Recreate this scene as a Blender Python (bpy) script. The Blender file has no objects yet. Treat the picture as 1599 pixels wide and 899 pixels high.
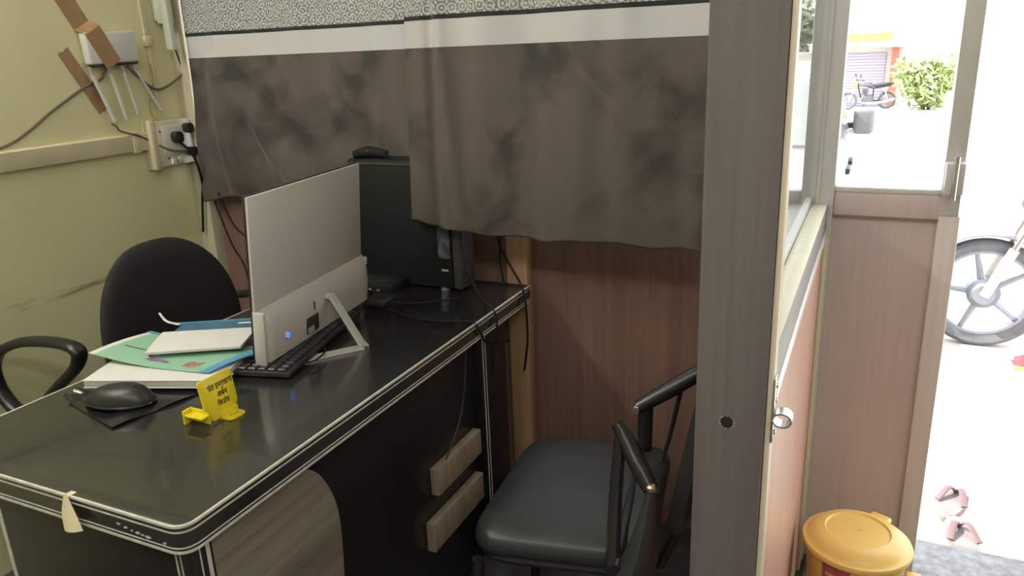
import bpy, bmesh, math, random
from mathutils import Vector, Matrix

random.seed(7)
S = bpy.context.scene
COL = S.collection
PI = math.pi

# ------------------------------------------------------------------ camera, sky, lights, exposure
cam_data = bpy.data.cameras.new('camera')
cam = bpy.data.objects.new('camera', cam_data)
COL.objects.link(cam)
S.camera = cam
cam_data.sensor_width = 36.0
cam_data.lens = 1200.0 / 1599.0 * 36.0
cam_data.clip_start = 0.02
cam_data.clip_end = 400
yaw, pitch, roll = math.radians(25.655), math.radians(17.25), math.radians(-2.333)
fwd = Vector((-math.sin(yaw) * math.cos(pitch), math.cos(yaw) * math.cos(pitch), -math.sin(pitch)))
rgt = Vector((math.cos(yaw), math.sin(yaw), 0))
upv = rgt.cross(fwd)
r2 = rgt * math.cos(roll) + upv * math.sin(roll)
u2 = upv * math.cos(roll) - rgt * math.sin(roll)
mw = Matrix((( r2.x, u2.x, -fwd.x, 0.0), (r2.y, u2.y, -fwd.y, 0.0), (r2.z, u2.z, -fwd.z, 1.45), (0, 0, 0, 1)))
cam.matrix_world = mw

world = bpy.data.worlds.new('sky')
S.world = world
world.use_nodes = True
bg = world.node_tree.nodes['Background']
bg.inputs['Color'].default_value = (0.93, 0.97, 1.0, 1)
bg.inputs['Strength'].default_value = 4.0

sun_data = bpy.data.lights.new('sun', 'SUN')
sun_data.energy = 11.0
sun_data.angle = math.radians(1.0)
sun_data.color = (1.0, 0.95, 0.86)
sun = bpy.data.objects.new('sun', sun_data)
COL.objects.link(sun)
sun.rotation_euler = (math.radians(4), math.radians(-36), 0)

tube_data = bpy.data.lights.new('ceiling_tube_light', 'AREA')
tube_data.shape = 'RECTANGLE'
tube_data.size = 1.2
tube_data.size_y = 0.16
tube_data.energy = 13.0
tube_data.color = (1.0, 0.98, 0.93)
tube = bpy.data.objects.new('ceiling_tube_light', tube_data)
COL.objects.link(tube)
tube.location = (-0.95, -0.35, 2.66)
tube.rotation_euler = (math.radians(18), 0, 0)

added_fill_data = bpy.data.lights.new('added_fill_light', 'AREA')  # unseen lamp, added to brighten the partition end and entrance panel
added_fill_data.shape = 'RECTANGLE'
added_fill_data.size = 1.2
added_fill_data.size_y = 0.25
added_fill_data.energy = 27.0
added_fill_data.color = (1.0, 0.99, 0.97)
added_fill = bpy.data.objects.new('added_fill_light', added_fill_data)
COL.objects.link(added_fill)
added_fill.location = (0.75, -0.6, 2.66)
added_fill.rotation_euler = (math.radians(12), 0, 0)

S.view_settings.view_transform = 'Standard'
S.view_settings.look = 'None'
S.view_settings.exposure = 0.0
S.view_settings.gamma = 1.0
S.view_settings.use_curve_mapping = False

# ------------------------------------------------------------------ materials
def new_mat(name):
    m = bpy.data.materials.new(name)
    m.use_nodes = True
    nt = m.node_tree
    b = nt.nodes['Principled BSDF']
    return m, nt, b

def plain(name, col, rough=0.5, metal=0.0, noise=0.0, scale=12.0, bump=0.0, bscale=150.0, coat=0.0, spec=0.5, stretch=(1, 1, 1)):
    m, nt, b = new_mat(name)
    b.inputs['Base Color'].default_value = (*col, 1)
    b.inputs['Roughness'].default_value = rough
    b.inputs['Metallic'].default_value = metal
    b.inputs['Specular IOR Level'].default_value = spec
    b.inputs['Coat Weight'].default_value = coat
    tc = nt.nodes.new('ShaderNodeTexCoord')
    mp = nt.nodes.new('ShaderNodeMapping')
    mp.inputs['Scale'].default_value = stretch
    nt.links.new(tc.outputs['Object'], mp.inputs['Vector'])
    if noise > 0:
        n = nt.nodes.new('ShaderNodeTexNoise')
        n.inputs['Scale'].default_value = scale
        n.inputs['Detail'].default_value = 5
        nt.links.new(mp.outputs[0], n.inputs['Vector'])
        r = nt.nodes.new('ShaderNodeValToRGB')
        r.color_ramp.elements[0].position = 0.3
        r.color_ramp.elements[1].position = 0.7
        r.color_ramp.elements[0].color = (*[c * (1 - noise) for c in col], 1)
        r.color_ramp.elements[1].color = (*[min(1, c * (1 + noise)) for c in col], 1)
        nt.links.new(n.outputs['Fac'], r.inputs['Fac'])
        nt.links.new(r.outputs['Color'], b.inputs['Base Color'])
    if bump > 0:
        n2 = nt.nodes.new('ShaderNodeTexNoise')
        n2.inputs['Scale'].default_value = bscale
        nt.links.new(mp.outputs[0], n2.inputs['Vector'])
        bp = nt.nodes.new('ShaderNodeBump')
        bp.inputs['Strength'].default_value = bump
        bp.inputs['Distance'].default_value = 0.002
        nt.links.new(n2.outputs['Fac'], bp.inputs['Height'])
        nt.links.new(bp.outputs['Normal'], b.inputs['Normal'])
    return m

def wood(name, dark, light, axis, rough=0.45, fine=90.0, spec=0.4):
    """grain running along one axis of the object"""
    m, nt, b = new_mat(name)
    tc = nt.nodes.new('ShaderNodeTexCoord')
    mp = nt.nodes.new('ShaderNodeMapping')
    sc = [fine, fine, fine]
    sc[axis] = fine * 0.035
    mp.inputs['Scale'].default_value = sc
    nt.links.new(tc.outputs['Object'], mp.inputs['Vector'])
    n = nt.nodes.new('ShaderNodeTexNoise')
    n.inputs['Scale'].default_value = 1.0
    n.inputs['Detail'].default_value = 4
    n.inputs['Distortion'].default_value = 0.4
    nt.links.new(mp.outputs[0], n.inputs['Vector'])
    mp2 = nt.nodes.new('ShaderNodeMapping')
    sc2 = [c * 0.22 for c in sc]
    mp2.inputs['Scale'].default_value = sc2
    nt.links.new(tc.outputs['Object'], mp2.inputs['Vector'])
    n2 = nt.nodes.new('ShaderNodeTexNoise')
    n2.inputs['Scale'].default_value = 1.0
    n2.inputs['Detail'].default_value = 3
    nt.links.new(mp2.outputs[0], n2.inputs['Vector'])
    mx = nt.nodes.new('ShaderNodeMath')
    mx.operation = 'ADD'
    nt.links.new(n.outputs['Fac'], mx.inputs[0])
    nt.links.new(n2.outputs['Fac'], mx.inputs[1])
    r = nt.nodes.new('ShaderNodeValToRGB')
    r.color_ramp.elements[0].position = 0.36
    r.color_ramp.elements[1].position = 0.64
    r.color_ramp.elements[0].color = (*dark, 1)
    r.color_ramp.elements[1].color = (*light, 1)
    hm = nt.nodes.new('ShaderNodeMath')
    hm.operation = 'MULTIPLY'
    hm.inputs[1].default_value = 0.5
    nt.links.new(mx.outputs[0], hm.inputs[0])
    nt.links.new(hm.outputs[0], r.inputs['Fac'])
    nt.links.new(r.outputs['Color'], b.inputs['Base Color'])
    b.inputs['Roughness'].default_value = rough
    b.inputs['Specular IOR Level'].default_value = spec
    return m

def glass_mat(name, tint=(1, 1, 1), gloss=1.18):
    m = bpy.data.materials.new(name)
    m.use_nodes = True
    nt = m.node_tree
    nt.nodes.clear()
    out = nt.nodes.new('ShaderNodeOutputMaterial')
    tr = nt.nodes.new('ShaderNodeBsdfTransparent')
    tr.inputs['Color'].default_value = (*tint, 1)
    gl = nt.nodes.new('ShaderNodeBsdfGlossy')
    gl.inputs['Roughness'].default_value = 0.02
    fr = nt.nodes.new('ShaderNodeFresnel')
    fr.inputs['IOR'].default_value = gloss
    mx = nt.nodes.new('ShaderNodeMixShader')
    fm = nt.nodes.new('ShaderNodeMath'); fm.operation = 'MULTIPLY'; fm.inputs[1].default_value = 0.3
    nt.links.new(fr.outputs[0], fm.inputs[0])
    nt.links.new(fm.outputs[0], mx.inputs['Fac'])
    nt.links.new(tr.outputs[0], mx.inputs[1])
    nt.links.new(gl.outputs[0], mx.inputs[2])
    nt.links.new(mx.outputs[0], out.inputs['Surface'])
    return m

def painted_wall():
    m, nt, b = new_mat('cream_wall_paint')
    geo = nt.nodes.new('ShaderNodeNewGeometry')
    n = nt.nodes.new('ShaderNodeTexNoise')
    n.inputs['Scale'].default_value = 2.2
    n.inputs['Detail'].default_value = 6
    nt.links.new(geo.outputs['Position'], n.inputs['Vector'])
    r = nt.nodes.new('ShaderNodeValToRGB')
    r.color_ramp.elements[0].position = 0.3
    r.color_ramp.elements[1].position = 0.75
    r.color_ramp.elements[0].color = (0.66, 0.625, 0.365, 1)
    r.color_ramp.elements[1].color = (0.74, 0.70, 0.42, 1)
    nt.links.new(n.outputs['Fac'], r.inputs['Fac'])
    # dirty scuff streak that runs along the wall at chair height
    sep = nt.nodes.new('ShaderNodeSeparateXYZ')
    nt.links.new(geo.outputs['Position'], sep.inputs[0])
    n2 = nt.nodes.new('ShaderNodeTexNoise')
    n2.inputs['Scale'].default_value = 16
    n2.inputs['Detail'].default_value = 6
    mp = nt.nodes.new('ShaderNodeMapping')
    mp.inputs['Scale'].default_value = (1, 0.35, 2.2)
    nt.links.new(geo.outputs['Position'], mp.inputs['Vector'])
    nt.links.new(mp.outputs[0], n2.inputs['Vector'])
    a = nt.nodes.new('ShaderNodeMath'); a.operation = 'SUBTRACT'; a.inputs[1].default_value = 0.775
    nt.links.new(sep.outputs['Z'], a.inputs[0])
    ab = nt.nodes.new('ShaderNodeMath'); ab.operation = 'ABSOLUTE'
    nt.links.new(a.outputs[0], ab.inputs[0])
    mr = nt.nodes.new('ShaderNodeMapRange')
    mr.inputs['From Min'].default_value = 0.002
    mr.inputs['From Max'].default_value = 0.016
    mr.inputs['To Min'].default_value = 1.0
    mr.inputs['To Max'].default_value = 0.0
    nt.links.new(ab.outputs[0], mr.inputs['Value'])
    th = nt.nodes.new('ShaderNodeMapRange')
    th.inputs['From Min'].default_value = 0.46
    th.inputs['From Max'].default_value = 0.66
    nt.links.new(n2.outputs['Fac'], th.inputs['Value'])
    mul = nt.nodes.new('ShaderNodeMath'); mul.operation = 'MULTIPLY'
    nt.links.new(mr.outputs[0], mul.inputs[0]); nt.links.new(th.outputs[0], mul.inputs[1])
    mix = nt.nodes.new('ShaderNodeMixRGB')
    mix.inputs['Color2'].default_value = (0.14, 0.12, 0.07, 1)
    nt.links.new(mul.outputs[0], mix.inputs['Fac'])
    nt.links.new(r.outputs['Color'], mix.inputs['Color1'])
    nt.links.new(mix.outputs[0], b.inputs['Base Color'])
    b.inputs['Roughness'].default_value = 0.55
    b.inputs['Specular IOR Level'].default_value = 0.3
    n3 = nt.nodes.new('ShaderNodeTexNoise'); n3.inputs['Scale'].default_value = 40
    nt.links.new(geo.outputs['Position'], n3.inputs['Vector'])
    bp = nt.nodes.new('ShaderNodeBump'); bp.inputs['Strength'].default_value = 0.12; bp.inputs['Distance'].default_value = 0.003
    nt.links.new(n3.outputs['Fac'], bp.inputs['Height']); nt.links.new(bp.outputs[0], b.inputs['Normal'])
    return m

def curtain_mat():
    """UV: u = metres along the cloth, v = height of the cloth in metres (flat cloth)"""
    m, nt, b = new_mat('curtain_cloth')
    L = nt.links.new
    uv = nt.nodes.new('ShaderNodeUVMap'); uv.uv_map = 'UVMap'
    sep = nt.nodes.new('ShaderNodeSeparateXYZ'); L(uv.outputs[0], sep.inputs[0])
    # band ramp over v from 0.9 to 1.8
    mr = nt.nodes.new('ShaderNodeMapRange')
    mr.inputs['From Min'].default_value = 0.9; mr.inputs['From Max'].default_value = 1.9
    L(sep.outputs['Y'], mr.inputs['Value'])
    def pos(z): return (z - 0.9) / 1.0
    def ramp(stops):
        r = nt.nodes.new('ShaderNodeValToRGB'); r.color_ramp.interpolation = 'CONSTANT'
        e = r.color_ramp.elements
        while len(e) > 1: e.remove(e[-1])
        e[0].position = 0; e[0].color = (*stops[0][1], 1)
        for z, c in stops[1:]:
            k = e.new(pos(z)); k.color = (*c, 1)
        L(mr.outputs[0], r.inputs['Fac'])
        return r
    K = (0, 0, 0); W1 = (1, 1, 1)
    white_m = ramp([(0, K), (1.462, W1), (1.530, K)])
    black_m = ramp([(0, K), (1.530, W1), (1.542, K), (1.655, W1), (1.667, K)])
    flor_m = ramp([(0, K), (1.542, W1), (1.655, K), (1.667, W1)])
    # damask brown
    n = nt.nodes.new('ShaderNodeTexNoise'); n.inputs['Scale'].default_value = 7; n.inputs['Detail'].default_value = 3; n.inputs['Distortion'].default_value = 1.2
    L(uv.outputs[0], n.inputs['Vector'])
    wv = nt.nodes.new('ShaderNodeTexVoronoi'); wv.inputs['Scale'].default_value = 6.5
    try: wv.feature = 'SMOOTH_F1'
    except Exception: pass
    L(uv.outputs[0], wv.inputs['Vector'])
    ad = nt.nodes.new('ShaderNodeMath'); ad.operation = 'ADD'
    L(n.outputs['Fac'], ad.inputs[0]); L(wv.outputs['Distance'], ad.inputs[1])
    rr = nt.nodes.new('ShaderNodeValToRGB')
    rr.color_ramp.elements[0].position = 0.62; rr.color_ramp.elements[0].color = (0.042, 0.037, 0.034, 1)
    rr.color_ramp.elements[1].position = 1.1; rr.color_ramp.elements[1].color = (0.098, 0.080, 0.068, 1)
    L(ad.outputs[0], rr.inputs['Fac'])
    # floral band: small rosettes from a lattice of rings
    mp = nt.nodes.new('ShaderNodeMapping'); mp.inputs['Scale'].default_value = (34, 34, 1)
    L(uv.outputs[0], mp.inputs['Vector'])
    vo = nt.nodes.new('ShaderNodeTexVoronoi'); vo.inputs['Scale'].default_value = 1.0; vo.inputs['Randomness'].default_value = 0.12
    L(mp.outputs[0], vo.inputs['Vector'])
    sn = nt.nodes.new('ShaderNodeMath'); sn.operation = 'SINE'
    ml = nt.nodes.new('ShaderNodeMath'); ml.operation = 'MULTIPLY'; ml.inputs[1].default_value = 21
    L(vo.outputs['Distance'], ml.inputs[0]); L(ml.outputs[0], sn.inputs[0])
    nz = nt.nodes.new('ShaderNodeTexNoise'); nz.inputs['Scale'].default_value = 130; nz.inputs['Detail'].default_value = 2
    L(uv.outputs[0], nz.inputs['Vector'])
    ad2 = nt.nodes.new('ShaderNodeMath'); ad2.operation = 'MULTIPLY_ADD'; ad2.inputs[1].default_value = 0.15
    L(sn.outputs[0], ad2.inputs[0]); L(nz.outputs['Fac'], ad2.inputs[2])
    fr = nt.nodes.new('ShaderNodeValToRGB')
    fr.color_ramp.elements[0].position = 0.38; fr.color_ramp.elements[0].color = (0.15, 0.15, 0.14, 1)
    fr.color_ramp.elements[1].position = 0.60; fr.color_ramp.elements[1].color = (0.46, 0.46, 0.43, 1)
    L(ad2.outputs[0], fr.inputs['Fac'])
    def mix(fac, c1, c2):
        x = nt.nodes.new('ShaderNodeMixRGB')
        L(fac.outputs['Color'], x.inputs['Fac'])
        if isinstance(c1, tuple): x.inputs['Color1'].default_value = (*c1, 1)
        else: L(c1, x.inputs['Color1'])
        if isinstance(c2, tuple): x.inputs['Color2'].default_value = (*c2, 1)
        else: L(c2, x.inputs['Color2'])
        return x.outputs[0]
    c = mix(white_m, rr.outputs['Color'], (0.48, 0.468, 0.45))
    c = mix(black_m, c, (0.022, 0.022, 0.024))
    c = mix(flor_m, c, fr.outputs['Color'])
    L(c, b.inputs['Base Color'])
    b.inputs['Roughness'].default_value = 0.75
    b.inputs['Specular IOR Level'].default_value = 0.25
    b.inputs['Sheen Weight'].default_value = 0.15
    # weave bump
    w = nt.nodes.new('ShaderNodeTexNoise'); w.inputs['Scale'].default_value = 1.0
    mpw = nt.nodes.new('ShaderNodeMapping'); mpw.inputs['Scale'].default_value = (40, 420, 1)
    L(uv.outputs[0], mpw.inputs['Vector']); L(mpw.outputs[0], w.inputs['Vector'])
    bp = nt.nodes.new('ShaderNodeBump'); bp.inputs['Strength'].default_value = 0.25; bp.inputs['Distance'].default_value = 0.002
    L(w.outputs['Fac'], bp.inputs['Height']); L(bp.outputs[0], b.inputs['Normal'])
    # thin cloth lets a little daylight through
    out = nt.nodes['Material Output']
    tl = nt.nodes.new('ShaderNodeBsdfTranslucent'); L(c, tl.inputs['Color'])
    ms = nt.nodes.new('ShaderNodeMixShader'); ms.inputs['Fac'].default_value = 0.10
    L(b.outputs[0], ms.inputs[1]); L(tl.outputs[0], ms.inputs[2]); L(ms.outputs[0], out.inputs['Surface'])
    return m

def tile_floor():
    m, nt, b = new_mat('dark_stone_floor')
    geo = nt.nodes.new('ShaderNodeNewGeometry')
    br = nt.nodes.new('ShaderNodeTexBrick')
    br.offset = 0.0
    br.inputs['Scale'].default_value = 1.0
    br.inputs['Brick Width'].default_value = 0.6
    br.inputs['Row Height'].default_value = 0.6
    br.inputs['Mortar Size'].default_value = 0.003
    br.inputs['Color1'].default_value = (0.055, 0.057, 0.060, 1)
    br.inputs['Color2'].default_value = (0.062, 0.062, 0.064, 1)
    br.inputs['Mortar'].default_value = (0.03, 0.03, 0.03, 1)
    nt.links.new(geo.outputs['Position'], br.inputs['Vector'])
    n = nt.nodes.new('ShaderNodeTexNoise'); n.inputs['Scale'].default_value = 14; n.inputs['Detail'].default_value = 8
    nt.links.new(geo.outputs['Position'], n.inputs['Vector'])
    r = nt.nodes.new('ShaderNodeValToRGB')
    r.color_ramp.elements[0].position = 0.5; r.color_ramp.elements[0].color = (0, 0, 0, 1)
    r.color_ramp.elements[1].position = 0.75; r.color_ramp.elements[1].color = (0.10, 0.10, 0.095, 1)
    nt.links.new(n.outputs['Fac'], r.inputs['Fac'])
    mx = nt.nodes.new('ShaderNodeMixRGB'); mx.blend_type = 'ADD'; mx.inputs['Fac'].default_value = 1
    nt.links.new(br.outputs['Color'], mx.inputs['Color1']); nt.links.new(r.outputs['Color'], mx.inputs['Color2'])
    nt.links.new(mx.outputs[0], b.inputs['Base Color'])
    b.inputs['Roughness'].default_value = 0.35
    return m

def emit(name, col, s):
    m, nt, b = new_mat(name)
    b.inputs['Base Color'].default_value = (*col, 1)
    b.inputs['Emission Color'].default_value = (*col, 1)
    b.inputs['Emission Strength'].default_value = s
    return m

M = {}
M['wall'] = painted_wall()
M['ceiling'] = plain('ceiling_paint', (0.72, 0.70, 0.62), 0.7, noise=0.03, scale=4)
M['rear_wall'] = plain('rear_wall_paint', (0.52, 0.48, 0.36), 0.6, noise=0.05, scale=3)
M['floor'] = tile_floor()
M['curtain'] = curtain_mat()
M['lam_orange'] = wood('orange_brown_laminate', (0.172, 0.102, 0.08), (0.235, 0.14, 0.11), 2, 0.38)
M['lam_brown_glare'] = wood('glare_paled_brown_laminate', (0.52, 0.43, 0.42), (0.58, 0.485, 0.47), 2, 0.35)  # reddish brown made much paler, lens glare put into the colour
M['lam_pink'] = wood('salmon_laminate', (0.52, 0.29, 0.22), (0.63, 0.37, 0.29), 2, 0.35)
M['lam_dark'] = wood('dark_brown_laminate', (0.125, 0.111, 0.107), (0.155, 0.138, 0.133), 2, 0.32)  # dark brown lifted towards grey to include the veil of lens glare
M['post_beige'] = wood('beige_wood', (0.36, 0.22, 0.12), (0.46, 0.30, 0.17), 2, 0.5, fine=60)
M['post_cream'] = plain('cream_paint', (0.55, 0.50, 0.36), 0.5, noise=0.06)
M['sill_cream'] = plain('cream_sill_laminate', (0.66, 0.62, 0.46), 0.4, noise=0.05)
M['bead'] = plain('cream_beading', (0.72, 0.62, 0.48), 0.4, noise=0.04)
M['alu'] = plain('aluminium_section', (0.58, 0.57, 0.56), 0.45, metal=0.1, noise=0.04)
M['alu_light'] = plain('light_aluminium', (0.66, 0.64, 0.62), 0.35, metal=0.3, noise=0.03)
M['rail_grey'] = plain('grey_rail', (0.24, 0.23, 0.22), 0.45, noise=0.06)
M['glass'] = glass_mat('window_glass', (0.97, 0.98, 0.98))
M['desk_black'] = plain('gloss_black_laminate', (0.022, 0.022, 0.021), 0.17, noise=0.1, scale=30, spec=1.0, coat=0.25)
M['desk_panel'] = plain('satin_black_laminate', (0.013, 0.013, 0.014), 0.28, noise=0.1, scale=25)
M['line'] = plain('ivory_pinstripe', (0.56, 0.54, 0.47), 0.4, noise=0.12, scale=60)
M['wood_grey'] = wood('grey_brown_woodgrain', (0.14, 0.118, 0.085), (0.27, 0.235, 0.18), 1, 0.45, fine=45)
M['wood_strip'] = wood('pale_woodgrain', (0.22, 0.165, 0.11), (0.34, 0.27, 0.19), 2, 0.5, fine=80)
M['tape_cream'] = plain('masking_tape', (0.66, 0.58, 0.38), 0.6, noise=0.06)
M['tape_brown'] = plain('brown_parcel_tape', (0.34, 0.20, 0.10), 0.35, noise=0.12, scale=25)
M['monitor_silver'] = plain('warm_silver_plastic', (0.53, 0.495, 0.44), 0.38, noise=0.02, scale=60, metal=0.1)
M['silver'] = plain('silver_stand', (0.66, 0.64, 0.60), 0.3, metal=0.35, noise=0.02)
M['black_plastic'] = plain('black_plastic', (0.018, 0.018, 0.019), 0.4, noise=0.15, scale=60)
M['black_gloss'] = plain('black_gloss_plastic', (0.013, 0.013, 0.014), 0.15, noise=0.1, scale=30, bump=0.4, bscale=22)
M['key'] = plain('black_keycaps', (0.028, 0.028, 0.030), 0.45, noise=0.1, scale=80)
M['screen'] = plain('dark_screen_glass', (0.012, 0.012, 0.014), 0.08, noise=0.05)
M['led'] = emit('blue_power_led', (0.05, 0.16, 1.0), 1.6)
M['label_dark'] = plain('dark_sticker', (0.035, 0.028, 0.025), 0.4, noise=0.1)
M['label_tan'] = plain('tan_sticker_print', (0.38, 0.33, 0.26), 0.5, noise=0.1)
M['cpu_black'] = plain('black_computer_case', (0.008, 0.0095, 0.0105), 0.55, spec=0.25, noise=0.12, scale=20, bump=0.1)
M['cpu_dust'] = plain('dusty_grey_bezel', (0.05, 0.047, 0.044), 0.6, noise=0.3, scale=18)
M['cpu_foil'] = plain('crinkled_clear_film', (0.10, 0.12, 0.13), 0.15, metal=0.5, noise=0.5, scale=35, bump=1.0, bscale=60)
M['paper'] = plain('white_paper', (0.66, 0.65, 0.62), 0.6, noise=0.03, scale=40)
M['paper_edge'] = plain('page_edges', (0.58, 0.56, 0.50), 0.7, noise=0.12, scale=1, stretch=(4, 4, 900))
M['mint'] = plain('mint_green_cover', (0.26, 0.47, 0.33), 0.4, noise=0.03)
M['blue_edge'] = plain('bright_blue_cover', (0.09, 0.30, 0.48), 0.35, noise=0.05)
M['blue_dark'] = plain('deep_blue_cover', (0.06, 0.15, 0.24), 0.35, noise=0.15, scale=14)
M['pink_print'] = plain('faded_pink_print', (0.48, 0.22, 0.20), 0.5, noise=0.2, scale=90)
M['purple_print'] = plain('purple_print', (0.22, 0.14, 0.30), 0.5, noise=0.2, scale=90)
M['yellow'] = plain('yellow_plastic', (0.72, 0.57, 0.018), 0.35, noise=0.03, scale=30)
M['ink'] = plain('black_print', (0.018, 0.014, 0.008), 0.5, noise=0.05)
M['router_white'] = plain('white_router_plastic', (0.62, 0.61, 0.56), 0.4, noise=0.02)
M['pvc'] = plain('cream_pvc', (0.62, 0.56, 0.36), 0.45, noise=0.04)
M['pvc_white'] = plain('pale_pvc', (0.62, 0.64, 0.56), 0.4, noise=0.03)
M['board'] = plain('cream_switchboard', (0.64, 0.58, 0.44), 0.4, noise=0.06, scale=20)
M['cable_black'] = plain('black_cable', (0.014, 0.013, 0.012), 0.7, noise=0.1, spec=0.2)
M['cable_grey'] = plain('grey_brown_cable', (0.13, 0.10, 0.07), 0.5, noise=0.1)
M['cable_yellow'] = plain('yellow_cable', (0.50, 0.36, 0.09), 0.5, noise=0.1)
M['fabric_black'] = plain('black_upholstery', (0.014, 0.013, 0.013), 0.85, noise=0.2, scale=120, bump=0.4, bscale=500)
M['chair_black'] = plain('black_moulded_arm', (0.012, 0.012, 0.012), 0.35, noise=0.1)
M['vinyl'] = plain('black_vinyl', (0.030, 0.033, 0.034), 0.42, noise=0.15, scale=8, bump=0.15, bscale=300)
M['tube_black'] = plain('black_powder_coat', (0.016, 0.016, 0.017), 0.3, noise=0.15, scale=30)
M['brass'] = plain('bare_brass', (0.42, 0.36, 0.24), 0.35, metal=0.8, noise=0.3, scale=90)
M['chrome'] = plain('worn_steel', (0.55, 0.53, 0.50), 0.22, metal=0.9, noise=0.1, scale=30)
M['hole'] = plain('hole_black', (0.008, 0.008, 0.008), 0.9, noise=0.1)
M['chip'] = plain('splintered_edge', (0.50, 0.44, 0.38), 0.7, noise=0.3, scale=120)
M['bin_yellow'] = plain('amber_plastic', (0.82, 0.55, 0.16), 0.35, noise=0.03, scale=8)
M['red_print'] = plain('red_sticker', (0.40, 0.09, 0.07), 0.5, noise=0.15, scale=30)
M['red_print_pale'] = plain('pale_sticker_print', (0.62, 0.36, 0.30), 0.5, noise=0.1, scale=30)
M['granite'] = plain('granite_threshold', (0.15, 0.15, 0.155), 0.3, noise=0.5, scale=40)
M['ground'] = plain('sunlit_concrete', (0.62, 0.59, 0.54), 0.8, noise=0.08, scale=1.3)
M['car_white'] = plain('white_car_paint', (0.62, 0.62, 0.61), 0.2, noise=0.02, coat=0.5)
M['car_glass'] = plain('sky_bright_car_glass', (0.30, 0.31, 0.31), 0.08, noise=0.05)  # pale base colour stands in for bright sky reflected in the glass
M['mirror_grey'] = plain('grey_mirror_housing', (0.20, 0.20, 0.20), 0.4, noise=0.05)
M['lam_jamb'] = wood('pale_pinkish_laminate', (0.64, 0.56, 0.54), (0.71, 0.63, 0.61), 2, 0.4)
M['cable_dim'] = plain('dim_grey_cable', (0.05, 0.045, 0.04), 0.6, noise=0.1)
M['rubber'] = plain('tyre_rubber', (0.13, 0.135, 0.15), 0.7, noise=0.15, scale=20)
M['alloy'] = plain('grey_alloy', (0.26, 0.28, 0.33), 0.35, metal=0.4, noise=0.08)
M['engine'] = plain('engine_metal', (0.16, 0.16, 0.17), 0.4, metal=0.6, noise=0.2, scale=30)
M['bike_paint'] = plain('dark_violet_paint', (0.16, 0.15, 0.20), 0.2, noise=0.05, coat=0.5)
M['bike_lime'] = plain('lime_decal_paint', (0.55, 0.60, 0.10), 0.3, noise=0.05)
M['lens'] = plain('clear_lens', (0.7, 0.7, 0.68), 0.1, noise=0.03)
M['shutter'] = plain('lilac_shutter', (0.38, 0.34, 0.44), 0.5, noise=0.05, scale=1, stretch=(1, 1, 40))
M['concrete'] = plain('grey_concrete', (0.34, 0.31, 0.29), 0.8, noise=0.12)
M['red_pillar'] = plain('red_oxide_paint', (0.46, 0.14, 0.10), 0.6, noise=0.08)
M['sign_yellow'] = plain('yellow_green_sign', (0.55, 0.55, 0.12), 0.5, noise=0.15, scale=6)
M['leaf'] = plain('leaf_green', (0.33, 0.40, 0.16), 0.6, noise=0.3, scale=3)
M['leaf_dark'] = plain('dark_leaf', (0.15, 0.18, 0.10), 0.6, noise=0.3, scale=3)
M['bark'] = plain('bark', (0.13, 0.09, 0.06), 0.9, noise=0.2)
M['kiosk_green'] = plain('teal_paint', (0.12, 0.32, 0.24), 0.5, noise=0.1)
M['kiosk_white'] = plain('whitewash', (0.55, 0.55, 0.52), 0.7, noise=0.06)
M['sole'] = plain('grey_sole', (0.20, 0.17, 0.17), 0.7, noise=0.1)
M['strap'] = plain('maroon_strap', (0.15, 0.09, 0.10), 0.6, noise=0.1)
M['red_cloth'] = plain('red_plastic', (0.55, 0.05, 0.07), 0.5, noise=0.1)

# ------------------------------------------------------------------ mesh helpers
def smooth_path(pts, n=6, closed=False):
    P = [Vector(p) for p in pts]
    if len(P) < 3: return P
    out = []
    N = len(P)
    rng = range(N) if closed else range(N - 1)
    for i in rng:
        p0 = P[(i - 1) % N] if (closed or i > 0) else P[0] * 2 - P[1]
        p1 = P[i]; p2 = P[(i + 1) % N]
        p3 = P[(i + 2) % N] if (closed or i < N - 2) else P[-1] * 2 - P[-2]
        for k in range(n):
            t = k / n
            out.append(0.5 * ((2 * p1) + (p2 - p0) * t + (2 * p0 - 5 * p1 + 4 * p2 - p3) * t * t + (3 * p1 - p0 - 3 * p2 + p3) * t ** 3))
    if not closed: out.append(P[-1])
    return out

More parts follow.
